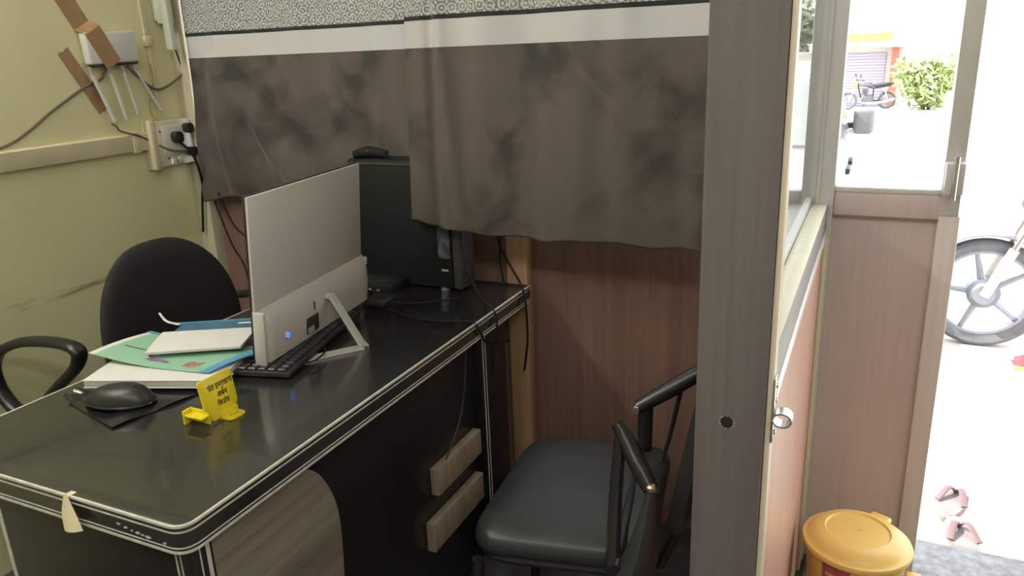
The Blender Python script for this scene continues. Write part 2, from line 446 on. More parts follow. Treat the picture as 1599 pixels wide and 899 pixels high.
class MB:
    def __init__(self, mat=None):
        self.bm = bmesh.new()
        self.mats = []
        self.T = mat            # transform applied to every added vertex
    def _fin(self, vs):
        if self.T is not None:
            for v in vs: v.co = self.T @ v.co
    def box(self, lo, hi, bev=0.0, seg=2, mi=0, rot=None):
        lo = Vector(lo); hi = Vector(hi)
        c = (lo + hi) / 2; s = hi - lo
        r = bmesh.ops.create_cube(self.bm, size=1.0)
        vs = r['verts']
        for v in vs: v.co = Vector((v.co.x * s.x, v.co.y * s.y, v.co.z * s.z))
        if bev > 0:
            es = list({e for v in vs for e in v.link_edges})
            res = bmesh.ops.bevel(self.bm, geom=es, offset=min(bev, min(s) * 0.49), segments=seg, affect='EDGES', profile=0.5)
            fs = set(res['faces'])
            vs = list({v for v in vs if v.is_valid} | {v for f in fs for v in f.verts})
            # collect the whole island
            isl = set(vs); st = list(vs)
            while st:
                v = st.pop()
                for e in v.link_edges:
                    o = e.other_vert(v)
                    if o not in isl: isl.add(o); st.append(o)
            vs = list(isl)
        for v in vs:
            if rot is not None: v.co = rot @ v.co
            v.co += c
        for f in {f for v in vs for f in v.link_faces}: f.material_index = mi
        self._fin(vs)
        return self
    def prism(self, pts, vec, mi=0, bev=0.0):
        """closed outline (3-D points) extruded along vec"""
        vec = Vector(vec)
        a = [self.bm.verts.new(Vector(p)) for p in pts]
        b = [self.bm.verts.new(Vector(p) + vec) for p in pts]
        n = len(pts)
        f1 = self.bm.faces.new(a); f2 = self.bm.faces.new(list(reversed(b)))
        fs = [f1, f2]
        for i in range(n):
            fs.append(self.bm.faces.new((a[(i + 1) % n], a[i], b[i], b[(i + 1) % n])))
        for f in fs: f.material_index = mi
        vs = a + b
        if bev > 0:
            es = list(f1.edges) + list(f2.edges)
            res = bmesh.ops.bevel(self.bm, geom=es, offset=bev, segments=2, affect='EDGES', profile=0.5)
            isl = {v for v in vs if v.is_valid} | set(res['verts']); st = list(isl)
            while st:
                v = st.pop()
                for e in v.link_edges:
                    o = e.other_vert(v)
                    if o not in isl: isl.add(o); st.append(o)
            vs = list(isl)
        self._fin(vs)
        return self
    def tube(self, pts, r, seg=10, smooth=0, closed=False, mi=0, flat=None, cap=True):
        """sweep a circle (or an ellipse: flat=(a,b) factors) along the points; r a number or list"""
        P = smooth_path(pts, smooth, closed) if smooth else [Vector(p) for p in pts]
        n = len(P)
        if isinstance(r, (list, tuple)):
            m = len(r)
            R = []
            for i in range(n):
                t = i / (n - 1) * (m - 1); k = min(int(t), m - 2); R.append(r[k] + (r[k + 1] - r[k]) * (t - k))
        else: R = [r] * n
        rings = []
        prev = None
        for i in range(n):
            if closed: t = (P[(i + 1) % n] - P[i - 1])
            else: t = P[min(i + 1, n - 1)] - P[max(i - 1, 0)]
            if t.length < 1e-9: t = Vector((0, 0, 1))
            t.normalize()
            if prev is None:
                ref = Vector((0, 0, 1)) if abs(t.z) < 0.9 else Vector((1, 0, 0))
                u = ref.cross(t).normalized()
            else:
                u = prev - t * prev.dot(t)
                u.normalize()
            prev = u
            w = t.cross(u)
            fa, fb = flat if flat else (1, 1)
            ring = []
            for k in range(seg):
                a = 2 * PI * k / seg
                ring.append(self.bm.verts.new(P[i] + u * (math.cos(a) * R[i] * fa) + w * (math.sin(a) * R[i] * fb)))
            rings.append(ring)
        m = n if closed else n - 1
        for i in range(m):
            A = rings[i]; B = rings[(i + 1) % n]
            for k in range(seg):
                f = self.bm.faces.new((A[k], A[(k + 1) % seg], B[(k + 1) % seg], B[k])); f.material_index = mi
        if not closed and cap:
            f = self.bm.faces.new(list(reversed(rings[0]))); f.material_index = mi
            f = self.bm.faces.new(rings[-1]); f.material_index = mi
        self._fin([v for r_ in rings for v in r_])
        return self
    def lathe(self, prof, c=(0, 0, 0), seg=40, mi=0, rot=None, closed=False):
        """prof: (radius, height) pairs, spun about z through c"""
        c = Vector(c)
        rings = []
        for (r, z) in prof:
            ring = []
            for k in range(seg if r > 1e-6 else 1):
                a = 2 * PI * k / seg
                v = Vector((r * math.cos(a), r * math.sin(a), z))
                if rot is not None: v = rot @ v
                ring.append(self.bm.verts.new(v + c))
            rings.append(ring)
        m = len(rings)
        for i in range(m if closed else m - 1):
            A = rings[i]; B = rings[(i + 1) % m]
            for k in range(seg):
                a0 = A[k % len(A)]; a1 = A[(k + 1) % len(A)]; b0 = B[k % len(B)]; b1 = B[(k + 1) % len(B)]
                q = []
                for v in (a0, a1, b1, b0):
                    if v not in q: q.append(v)
                if len(q) >= 3:
                    f = self.bm.faces.new(q); f.material_index = mi
        self._fin([v for r_ in rings for v in r_])
        return self
    def grid(self, fn, nu, nv, thick=0.0, mi=0, uvfn=None):
        """surface fn(s,t) -> point; thick gives it a back side"""
        V = [[self.bm.verts.new(Vector(fn(i / nu, j / nv))) for j in range(nv + 1)] for i in range(nu + 1)]
        uvl = self.bm.loops.layers.uv.new('UVMap') if uvfn else None
        idx = {}
        for i in range(nu + 1):
            for j in range(nv + 1): idx[V[i][j]] = (i / nu, j / nv)
        fs = []
        for i in range(nu):
            for j in range(nv):
                f = self.bm.faces.new((V[i][j], V[i + 1][j], V[i + 1][j + 1], V[i][j + 1])); f.material_index = mi
                fs.append(f)
                if uvfn:
                    for l in f.loops: l[uvl].uv = uvfn(*idx[l.vert])
        vs = [v for r_ in V for v in r_]
        if thick:
            self.bm.normal_update()
            r = bmesh.ops.solidify(self.bm, geom=fs, thickness=thick)
            vs = vs + [g for g in r['geom'] if isinstance(g, bmesh.types.BMVert) and g not in idx]
        self._fin(vs)
        return self
    def build(self, name, mat, parent=None, angle=35, recalc=True):
        bm = self.bm
        if recalc: bmesh.ops.recalc_face_normals(bm, faces=bm.faces[:])
        lo = Vector((1e9,) * 3); hi = Vector((-1e9,) * 3)
        for v in bm.verts:
            for k in range(3):
                lo[k] = min(lo[k], v.co[k]); hi[k] = max(hi[k], v.co[k])
        c = (lo + hi) / 2
        if parent is None: c.z = lo.z
        for v in bm.verts: v.co -= c
        me = bpy.data.meshes.new(name)
        bm.to_mesh(me); bm.free()
        for mm in (mat if isinstance(mat, (list, tuple)) else [mat]): me.materials.append(mm)
        for p in me.polygons: p.use_smooth = True
        try: me.set_sharp_from_angle(angle=math.radians(angle))
        except Exception: pass
        o = bpy.data.objects.new(name, me)
        COL.objects.link(o)
        WP[o.name] = c.copy()
        if parent is not None:
            o.parent = parent
            o.location = c - WP[parent.name]
        else:
            o.location = c
        return o

WP = {}
def thing(name, label, cat, loc, group=None):
    o = bpy.data.objects.new(name, None)
    o.empty_display_size = 0.1
    COL.objects.link(o)
    o.location = loc
    WP[o.name] = Vector(loc)
    o['label'] = label; o['category'] = cat
    if group: o['group'] = group
    return o
def tag(o, label, cat, group=None):
    o['label'] = label; o['category'] = cat
    if group: o['group'] = group
    return o
def struct(o, label=None, cat=None):
    o['kind'] = 'structure'
    if label: o['label'] = label
    if cat: o['category'] = cat
    return o
def copy_tree(o, parent=None):
    c = o.copy(); COL.objects.link(c)
    if parent is not None: c.parent = parent
    for ch in list(o.children): copy_tree(ch, c)
    return c
def box(name, lo, hi, mat, parent=None, bev=0.0, seg=2):
    return MB().box(lo, hi, bev, seg).build(name, mat, parent)

def rounded(pts, r, n=6):
    """round the corners of a closed 2-D outline; r number or list"""
    out = []
    N = len(pts)
    for i in range(N):
        rr = r[i] if isinstance(r, (list, tuple)) else r
        p = Vector(pts[i]); a = Vector(pts[i - 1]); b = Vector(pts[(i + 1) % N])
        if rr <= 0: out.append(p); continue
        da = (a - p).normalized(); db = (b - p).normalized()
        s = p + da * rr; e = p + db * rr
        for k in range(n + 1):
            t = k / n
            out.append(s * (1 - t) ** 2 + p * 2 * t * (1 - t) + e * t * t)
    return out

# ------------------------------------------------------------------ the setting
struct(box('floor', (-2.3, -1.9, -0.12), (1.7, 2.16, 0.0), M['floor']), 'dark grey stone floor of the office', 'floor')
struct(box('ceiling', (-2.4, -2.0, 2.75), (1.8, 2.2, 2.85), M['ceiling']), 'off white ceiling', 'ceiling')
struct(box('wall_left', (-2.36, -1.9, -0.12), (-2.26, 2.12, 2.75), M['wall']), 'yellowish cream painted wall left of the desk', 'wall')
struct(box('wall_rear', (-2.36, -2.0, -0.12), (1.7, -1.9, 2.75), M['rear_wall']), 'cream wall behind the camera', 'wall')
struct(box('wall_right', (1.6, -1.9, -0.12), (1.7, 2.2, 2.75), M['rear_wall']), 'cream wall right of the entrance', 'wall')

# shop front: lower panels, sill rail, posts, upper wall, glass
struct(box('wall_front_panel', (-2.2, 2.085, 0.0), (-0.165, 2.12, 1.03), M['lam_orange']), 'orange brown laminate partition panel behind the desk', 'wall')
struct(box('trim_1', (-0.998, 2.045, 0.0), (-0.93, 2.088, 1.03), M['post_beige'], bev=0.003), 'upright beige wood post behind the desk end', 'post')
struct(box('trim_2', (-2.262, 2.04, 0.0), (-2.195, 2.12, 2.3), M['post_cream'], bev=0.004), 'cream corner post beside the left wall', 'post')
struct(box('trim_3', (-2.2, 2.075, 1.03), (-0.165, 2.125, 1.075), M['alu'], bev=0.003), 'grey sill rail under the curtained window', 'trim')
struct(box('trim_4', (-2.2, 2.075, 2.2), (0.19, 2.125, 2.26), M['alu'], bev=0.003), 'grey head rail over the front windows', 'trim')
struct(box('wall_front_upper', (-2.3, 2.08, 2.26), (1.6, 2.13, 2.75), M['kiosk_white']), 'white wall above the front windows', 'wall')
struct(box('window_1', (-2.19, 2.096, 1.075), (-0.165, 2.102, 2.2), M['glass']), 'front window glass behind the curtains', 'window')
struct(box('trim_5', (-0.163, 2.05, 0.0), (-0.086, 2.125, 2.26), M['alu'], bev=0.004), 'grey corner post between the two front windows', 'post')
MBt = MB().box((-0.128, 2.043, 1.045), (-0.119, 2.052, 2.2), 0.002)
struct(MBt.build('trim_6', M['alu_light']), 'narrow pale bead on the grey corner post', 'trim')
struct(box('wall_front_right', (-0.086, 2.085, 0.0), (0.15, 2.115, 1.03), M['lam_brown_glare']), 'reddish brown laminate panel behind the yellow bin', 'wall')
struct(box('trim_7', (-0.086, 2.06, 1.02), (0.15, 2.12, 1.078), M['lam_brown_glare'], bev=0.004), 'brown sill rail of the small front window', 'trim')
struct(box('trim_8', (-0.086, 2.062, 1.078), (0.15, 2.12, 1.092), M['alu_light'], bev=0.002), 'pale bead under the small front window', 'trim')
struct(box('window_2', (-0.086, 2.096, 1.09), (0.15, 2.102, 2.2), M['glass']), 'small front window pane beside the entrance', 'window')
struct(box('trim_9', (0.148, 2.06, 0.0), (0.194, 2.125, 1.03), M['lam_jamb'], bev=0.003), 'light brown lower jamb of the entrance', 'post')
struct(box('trim_10', (0.148, 2.06, 1.03), (0.19, 2.125, 2.26), M['alu_light'], bev=0.003), 'pale upper jamb of the entrance', 'post')
struct(box('wall_front_entrance', (1.2, 2.085, 0.0), (1.6, 2.13, 2.26), M['lam_brown_glare']), 'brown laminate wall beyond the entrance', 'wall')
struct(box('trim_11', (-0.08, 1.97, -0.13), (1.6, 2.28, 0.004), M['granite'], bev=0.004), 'dark granite threshold at the entrance', 'threshold')

lb = thing('bolt_box', 'grey metal bolt box on the entrance jamb beside the small window', 'latch', (0.172, 2.04, 1.09))
box('bolt_case', (0.150, 2.030, 1.085), (0.190, 2.06, 1.16), M['alu'], lb, 0.004)
MB().tube([(0.170, 2.026, 1.075), (0.170, 2.026, 1.175)], 0.006, 10).build('bolt_rod', M['chrome'], lb)

# cabin partition on the right (near end faces the camera)
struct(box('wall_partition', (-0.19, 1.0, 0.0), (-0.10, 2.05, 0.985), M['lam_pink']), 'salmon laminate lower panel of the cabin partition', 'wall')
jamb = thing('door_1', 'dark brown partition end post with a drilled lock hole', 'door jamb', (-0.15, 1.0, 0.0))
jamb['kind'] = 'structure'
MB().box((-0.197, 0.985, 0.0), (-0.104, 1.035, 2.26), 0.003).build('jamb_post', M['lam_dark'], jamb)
MB().lathe([(0.0, 0), (0.0085, 0), (0.0085, 0.0015), (0.0, 0.0015)], (-0.153, 0.985, 0.948), 20, rot=Matrix.Rotation(PI / 2, 3, 'X')).build('lock_hole', M['hole'], jamb)
chipm = MB()
for k in range(15):
    a = 2 * PI * k / 15 + random.uniform(-.15, .15)
    if 0.6 < a < 2.3 and k % 2: continue
    r0 = random.uniform(0.0085, 0.0096); r1 = r0 + random.uniform(0.0008, 0.003)
    p = [(-0.153 + math.cos(a - .14) * r0, 0.9842, 0.948 + math.sin(a - .14) * r0), (-0.153 + math.cos(a) * r1, 0.9842, 0.948 + math.sin(a) * r1), (-0.153 + math.cos(a + .14) * r0, 0.9842, 0.948 + math.sin(a + .14) * r0)]
    chipm.prism(p, (0, 0.0012, 0))
chipm.build('chipped_rim', M['chip'], jamb)
struct(box('trim_12', (-0.1035, 0.992, 0.0), (-0.0955, 1.022, 2.26), M['bead'], bev=0.002), 'cream edge beading on the dark partition post', 'trim')
struct(box('trim_13', (-0.19, 1.03, 0.985), (-0.098, 2.05, 1.046), M['rail_grey'], bev=0.002), 'grey sill rail of the cabin partition', 'trim')
struct(box('trim_14', (-0.135, 1.03, 1.046), (-0.099, 2.05, 1.050), M['sill_cream'], bev=0.001), 'cream sill ledge of the cabin partition', 'trim')
struct(box('trim_15', (-0.100, 1.03, 0.966), (-0.0945, 2.05, 0.986), M['alu_light'], bev=0.002), 'pale bead under the partition sill', 'trim')
struct(box('trim_16', (-0.150, 1.035, 1.046), (-0.136, 2.05, 1.066), M['alu'], bev=0.002), 'grey glazing bead on the partition sill', 'trim')
struct(box('trim_17', (-0.100, 2.0, 0.0), (-0.090, 2.05, 0.966), M['sill_cream'], bev=0.002), 'cream corner strip at the far end of the partition', 'trim')
struct(box('window_3', (-0.147, 1.035, 1.066), (-0.141, 2.05, 2.2), M['glass']), 'glass pane of the cabin partition', 'window')
struct(box('trim_18', (-0.19, 1.03, 2.2), (-0.10, 2.05, 2.26), M['alu'], bev=0.002), 'grey head rail of the cabin partition', 'trim')

# latch on the partition edge
lt = thing('door_latch', 'worn steel latch with a curled thumb tongue on the partition edge', 'latch', (-0.095, 1.0, 0.96))
pl = MB().box((-0.0955, 0.988, 0.925), (-0.0925, 1.014, 1.018), 0.001)
pl.build('latch_plate', M['chrome'], lt)
for z in (0.937, 0.985, 1.006):
    MB().lathe([(0, 0), (0.0042, 0), (0.0036, 0.0022), (0, 0.0028)], (-0.0925, 1.001, z), 14, rot=Matrix.Rotation(PI / 2, 3, 'Y')).build('screw', M['chrome'], lt)
curl = []
for k in range(22):
    a = math.radians(-150 + k * 15.5)
    rr = 0.0085
    curl.append((-0.0815 + rr * 1.25 * math.cos(a), 0.992, 0.9635 + rr * math.sin(a)))
cm = MB()
prof = [(-0.0925, 0.992, 0.962)] + curl
A = []
for p in prof:
    p = Vector(p)
    A.append((cm.bm.verts.new(p + Vector((0, -0.011, 0))), cm.bm.verts.new(p + Vector((0, 0.011, 0)))))
fs = [cm.bm.faces.new((A[i][0], A[i + 1][0], A[i + 1][1], A[i][1])) for i in range(len(A) - 1)]
cm.bm.normal_update()
bmesh.ops.solidify(cm.bm, geom=fs, thickness=0.0022)
cm.build('thumb_tongue', M['chrome'], lt)

# fluorescent tube on the left wall, above and before the desk
tl = thing('tube_light', 'fluorescent tube lamp mounted high on the left wall', 'lamp', (-2.26, 0.45, 2.40))
box('batten', (-2.26, -0.17, 2.375), (-2.215, 1.07, 2.425), M['router_white'], tl, 0.005)
box('tube_holder', (-2.215, -0.16, 2.385), (-2.165, -0.14, 2.415), M['router_white'], tl, 0.003)
box('tube_holder', (-2.215, 1.04, 2.385), (-2.165, 1.06, 2.415), M['router_white'], tl, 0.003)
MB().tube([(-2.18, -0.14, 2.40), (-2.18, 1.04, 2.40)], 0.016, 12).build('tube', emit('lit_tube', (1.0, 0.98, 0.92), 142.0), tl)

# ------------------------------------------------------------------ outdoors
def gz(y): return -0.13 if y < 5.5 else -0.13 - (y - 5.5) * 0.0365
gm = MB()
ys = [2.2, 3.5, 5.5, 9, 14, 20, 28, 36, 45, 60]
xs = [-45, -20, -8, -3, 0, 3, 8, 20, 45]
VV = [[gm.bm.verts.new((x, y, gz(y))) for x in xs] for y in ys]
for i in range(len(ys) - 1):
    for j in range(len(xs) - 1): gm.bm.faces.new((VV[i][j], VV[i][j + 1], VV[i + 1][j + 1], VV[i + 1][j]))
g = gm.build('ground', M['ground'])
struct(g, 'sunlit pale yard outside the shop front', 'ground')

def leaves(rx, ry, rz, c, n, size, seed, fill=0.55):
    rnd = random.Random(seed)
    mb = MB()
    for _ in range(n):
        while True:
            d = Vector((rnd.uniform(-1, 1), rnd.uniform(-1, 1), rnd.uniform(-1, 1)))
            if 0.1 < d.length < 1: break
        d = d.normalized() * (fill + (1 - fill) * rnd.random()) * (0.82 + 0.25 * math.sin(5 * d.x + 3 * d.z + seed))
        p = Vector(c) + Vector((d.x * rx, d.y * ry, d.z * rz))
        t = Vector((rnd.uniform(-1, 1), rnd.uniform(-1, 1), rnd.uniform(-1, 1))).normalized()
        w = t.orthogonal().normalized()
        s = size * rnd.uniform(0.6, 1.2)
        q = [p - t * s, p + w * s * .38, p + t * s, p - w * s * .38]
        f = mb.bm.faces.new([mb.bm.verts.new(k) for k in q])
    return mb

def bush(name, label, cat, x, y, rx, rz, seed, mat, n=900, size=0.16, trunk=0.0):
    z0 = gz(y)
    t = thing(name, label, cat, (x, y, z0))
    leaves(rx, rx * .8, rz, (x, y, z0 + trunk + rz), n, size, seed).build('foliage', mat, t, recalc=False)
    st = MB()
    if trunk > 0:
        st.tube([(x, y, z0 - .02), (x + .05, y, z0 + trunk * .5), (x, y, z0 + trunk + rz)], [0.16, 0.12, 0.05], 8)
        for k in range(4):
            a = k * 1.6 + seed
            st.tube([(x, y, z0 + trunk * .8), (x + math.cos(a) * rx * .6, y + math.sin(a) * rx * .5, z0 + trunk + rz * .9)], [0.06, 0.02], 6)
        st.build('trunk', M['bark'], t)
    else:
        for k in range(6):
            a = k * 1.05 + seed
            st.tube([(x + math.cos(a) * .08, y + math.sin(a) * .08, z0 - .02), (x + math.cos(a) * rx * .6, y + math.sin(a) * rx * .5, z0 + rz * 1.3)], [0.03, 0.01], 6)
        st.build('stems', M['bark'], t)
    return t

bush('leafy_bush', 'pale green sunlit bush right of the lilac shutter shop', 'bush', 1.35, 29.5, 1.2, 0.95, 3, M['leaf'], 1300, 0.17)
bush('yard_tree', 'dark shady tree left of the grey corner post', 'tree', -4.3, 38, 2.2, 1.6, 9, M['leaf_dark'], 2600, 0.26, 1.4)

sh = thing('roadside_shop', 'small roadside shop with a lilac roller shutter and red pillar', 'shop', (-0.7, 33, gz(32)))
zg = gz(32) - .02
box('shop_wall', (-2.2, 32.4, zg), (0.6, 35.0, 1.05), M['kiosk_white'], sh)
MB().prism([(-2.4, 31.6, 1.05), (0.65, 31.6, 0.98), (0.65, 35.1, 1.05), (-2.4, 35.1, 1.05)], (0, 0, 0.16)).build('roof_slab', M['concrete'], sh)
sm = MB()
for k in range(18):
    z = zg + 0.02 + k * 0.105
    sm.box((-1.85, 32.34 - 0.012 * (k % 2), z), (0.0, 32.40, z + 0.1), 0.008, 1)
sm.build('roller_shutter', M['shutter'], sh)
box('pillar', (0.18, 32.1, zg), (0.42, 32.4, 1.05), M['red_pillar'], sh)
box('sign_board', (-2.2, 31.66, 1.2), (0.15, 31.74, 1.5), M['sign_yellow'], sh)
box('pillar', (-2.15, 32.1, zg), (-1.92, 32.4, 1.05), M['red_pillar'], sh)

ks = thing('market_kiosk', 'low whitewashed kiosk with a teal counter under the tree', 'kiosk', (-3.1, 34, gz(34)))
zk = gz(34) - .02
box('kiosk_wall', (-3.9, 34.0, zk), (-2.5, 35.2, 0.75), M['kiosk_white'], ks)
box('counter', (-3.3, 33.7, zk), (-2.55, 34.0, zk + 0.95), M['kiosk_green'], ks, 0.02)
box('awning', (-4.0, 33.5, 0.75), (-2.45, 35.3, 0.85), M['concrete'], ks)
box('opening', (-3.75, 33.97, -0.1), (-3.35, 34.01, 0.55), M['hole'], ks)

# parked white car, right flank towards the window
def car():
    y0, y1 = 3.55, 7.35        # rear at y0, nose at y1
    zb = gz(4) + 0.0
    t = thing('parked_car', 'white car parked outside behind the corner post', 'car', (-0.98, 5.45, zb))
    xr, xl = -0.155, -1.80
    prof = [(3.55, .33), (3.60, .80), (3.75, .93), (4.05, .98), (4.35, 1.42), (4.9, 1.5), (5.4, 1.47), (6.05, 1.0), (6.6, .93), (7.1, .82), (7.3, .66), (7.35, .33)]
    body = MB()
    low = [(y, zb + z) for y, z in [(3.55, .25), (3.57, .78), (3.72, .92), (5.2, .96), (6.05, .97), (6.7, .9), (7.15, .78), (7.33, .6), (7.35, .25)]]
    body.prism([(xl, y, z) for y, z in low], (xr - xl, 0, 0), bev=0.06)
    body.build('body', M['car_white'], t)
    cab = MB()
    b0 = [(4.45, .93), (4.80, 1.38), (5.2, 1.44), (5.55, 1.42), (6.25, .95)]
    a = [cab.bm.verts.new((xr - .03, y, zb + z)) if z < 1 else cab.bm.verts.new((xr - .17, y, zb + z)) for y, z in b0]
    b = [cab.bm.verts.new((xl + .03, y, zb + z)) if z < 1 else cab.bm.verts.new((xl + .17, y, zb + z)) for y, z in b0]
    cab.bm.faces.new(a); cab.bm.faces.new(list(reversed(b)))
    for i in range(5):
        cab.bm.faces.new((a[(i + 1) % 5], a[i], b[i], b[(i + 1) % 5]))
    cab.build('cabin', M['car_white'], t)
    def side_glass(ya, yb, yta, ytb):
        m = MB()
        m.prism([(xr - .035 + .006, ya, zb + .97), (xr - .035 + .006, yb, zb + .97), (xr - .16 + .006, ytb, zb + 1.38), (xr - .16 + .006, yta, zb + 1.38)], (-.012, 0, 0))
        return m.build('side_window', M['car_glass'], t)
    side_glass(4.68, 5.12, 4.88, 5.12); side_glass(5.19, 5.98, 5.19, 5.54)
    MB().prism([(xr - .12, 6.19, zb + 1.0), (xl + .12, 6.19, zb + 1.0), (xl + .22, 5.60, zb + 1.40), (xr - .22, 5.60, zb + 1.40)], (0, .03, .02)).build('windscreen', M['car_glass'], t)
    MB().prism([(xr - .12, 4.51, zb + 1.0), (xl + .12, 4.51, zb + 1.0), (xl + .22, 4.77, zb + 1.34), (xr - .22, 4.77, zb + 1.34)], (0, -.02, .02)).build('rear_window', M['car_glass'], t)
    mm = MB().box((xr - .01, 5.80, zb + .93), (xr + .125, 5.90, zb + 1.11), 0.035, 3)
    mir = mm.build('wing_mirror', M['mirror_grey'], t)
    MB().box((xr - .07, 5.84, zb + .97), (xr + .02, 5.88, zb + 1.01), 0.01).build('mirror_arm', M['black_plastic'], mir)
    for y in (4.3, 6.55):
        for xx, dx in ((xr, 1), (xl, -1)):
            w = MB().lathe([(0.17, -0.09), (0.27, -0.09), (0.29, -0.06), (0.29, 0.06), (0.27, 0.09), (0.17, 0.09)], (xx - dx * .09, y, zb + .29), 32, rot=Matrix.Rotation(PI / 2, 3, 'Y'), closed=True).build('wheel', M['rubber'], t)
            MB().lathe([(0, 0.075), (0.06, 0.085), (0.17, 0.06), (0.17, -0.06), (0, -0.06)], (xx - dx * .09, y, zb + .29), 24, rot=Matrix.Rotation(dx * PI / 2, 3, 'Y')).build('hubcap', M['alloy'], w)
    box('door_handle', (xr - .005, 4.90, zb + .80), (xr + .025, 5.08, zb + .835), M['black_plastic'], t, 0.008)
    box('door_handle', (xr - .005, 5.25, zb + .80), (xr + .025, 5.42, zb + .835), M['black_plastic'], t, 0.008)
    box('sill_strip', (xr - .005, 4.65, zb + .42), (xr + .012, 6.2, zb + .47), M['alloy'], t, 0.004)
    box('tail_light', (-0.36, 3.535, zb + .70), (-0.18, 3.60, zb + .86), M['red_pillar'], t, 0.01)
    box('tail_light', (-1.78, 3.535, zb + .70), (-1.60, 3.60, zb + .86), M['red_pillar'], t, 0.01)
    box('bumper', (-1.78, 3.50, zb + .28), (-0.18, 3.60, zb + .50), M['car_white'], t, 0.03)
    return t
car()

# motorcycle: front wheel at the origin's left, along +x
def motorcycle(x, y, z, name_label, lime=False, rz=0.0):
    T = Matrix.Translation((x, y, z)) @ Matrix.Rotation(rz, 4, 'Z')
    t = thing('motorcycle', name_label, 'motorcycle', T @ Vector((0.62, 0, 0)))
    R = 0.285
    for k, hx in enumerate((0.0, 1.25)):
        w = MB(T).lathe([(0.225, -0.03), (0.262, -0.045), (0.282, -0.03), (R, 0), (0.282, 0.03), (0.262, 0.045), (0.225, 0.03)], (hx, 0, R), 48, rot=Matrix.Rotation(PI / 2, 3, 'X'), closed=True)
        wh = w.build('wheel', M['rubber'], t)
        MB(T).lathe([(0.210, -0.026), (0.232, -0.026), (0.232, 0.026), (0.210, 0.026)], (hx, 0, R), 48, rot=Matrix.Rotation(PI / 2, 3, 'X'), closed=True).build('rim', M['alloy'], wh)
        sp = MB(T)
        for s in range(5):
            a = 2 * PI * s / 5 + 0.55
            sp.tube([(hx + math.cos(a) * .05, 0, R + math.sin(a) * .05), (hx + math.cos(a) * .215, 0, R + math.sin(a) * .215)], [0.024, 0.015], 8, flat=(1, 0.8))
        sp.build('spokes', M['alloy'], wh)
        MB(T).lathe([(0, -0.06), (0.075, -0.055), (0.078, 0.03), (0.05, 0.06), (0, 0.06)], (hx, 0, R), 24, rot=Matrix.Rotation(PI / 2, 3, 'X')).build('hub', M['alloy'], wh)
    for s in (-.075, .075):
        f = MB(T).tube([(0.0, s, R), (0.10, s, R + .25)], 0.024, 10)
        f.build('fork_leg', M['silver'], t)
        MB(T).tube([(0.10, s, R + .25), (0.26, s, R + .66)], 0.017, 10).build('fork_tube', M['chrome'], t)
    def fender(hx, a0, a1, rr, wd):
        m = MB(T)
        m.grid(lambda u, v: (hx + math.cos(a0 + (a1 - a0) * u) * (rr - abs(v - .5) ** 2 * .06), (v - .5) * wd, R + math.sin(a0 + (a1 - a0) * u) * (rr - abs(v - .5) ** 2 * .06)), 20, 6, 0.006)
        return m.build('fender', M['bike_paint'], t)
    fender(0.0, math.radians(25), math.radians(165), 0.325, 0.13)
    fender(1.25, math.radians(15), math.radians(130), 0.33, 0.15)
    tk = MB(T).tube([(0.33, 0, .80), (0.45, 0, .86), (0.62, 0, .86), (0.76, 0, .79)], [0.05, 0.135, 0.125, 0.07], 16, 5, flat=(1, .85))
    tk.build('fuel_tank', M['bike_paint'], t)
    st = MB(T).tube([(0.70, 0, .80), (0.95, 0, .79), (1.25, 0, .83), (1.42, 0, .85)], [0.07, 0.12, 0.12, 0.05], 14, 5, flat=(1, .5))
    st.build('seat', M['vinyl'], t)
    en = MB(T)
    en.box((0.42, -.12, .26), (0.80, .12, .48), 0.03)
    for k in range(7): en.box((0.44, -.10, .50 + k * .03), (0.62, .10, .515 + k * .03), 0.004, 1)
    en.lathe([(0, -.14), (.09, -.13), (.10, 0), (.09, .13), (0, .14)], (.66, 0, .37), 24, rot=Matrix.Rotation(PI / 2, 3, 'X'))
    en.build('engine', M['engine'], t)
    fm = MB(T)
    fm.tube([(0.27, 0, .86), (0.36, 0, .55), (0.42, 0, .30), (0.80, 0, .28), (1.25, .07, R)], 0.022, 8)
    fm.tube([(0.27, 0, .86), (0.8, 0, .70), (1.35, 0, .78)], 0.022, 8)
    fm.tube([(0.80, 0, .70), (0.80, 0, .28)], 0.02, 8)
    fm.tube([(0.8, 0, .28), (1.25, -.07, R)], 0.022, 8)
    fm.build('frame', M['tube_black'], t)
    for s in (-.11, .11): MB(T).tube([(1.25, s, R + .02), (1.12, s, .72)], 0.028, 10).build('shock_absorber', M['silver'], t)
    MB(T).tube([(0.46, -.10, .48), (0.36, -.13, .30), (0.55, -.14, .22), (1.0, -.15, .24), (1.45, -.16, .34)], [.02, .02, .025, .045, .05], 12, 5).build('exhaust', M['silver'], t)
    hb = MB(T)
    hb.tube([(0.34, -.36, .98), (0.27, -.16, .99), (0.25, 0, .93), (0.27, .16, .99), (0.34, .36, .98)], 0.012, 8, 5)
    for s in (-1, 1): hb.tube([(0.33, s * .26, .985), (0.36, s * .38, .978)], 0.018, 10)
    hb.build('handlebar', M['tube_black'], t)
    hl = MB(T).box((0.10, -.10, .72), (0.26, .10, .92), 0.05, 3)
    h = hl.build('headlight', M['bike_lime' if lime else 'bike_paint'], t)
    MB(T).lathe([(0, 0.012), (.05, .008), (.075, 0), (.075, -.02), (0, -.02)], (0.10, 0, .82), 24, rot=Matrix.Rotation(-PI / 2, 3, 'Y')).build('headlight_lens', M['lens'], h)
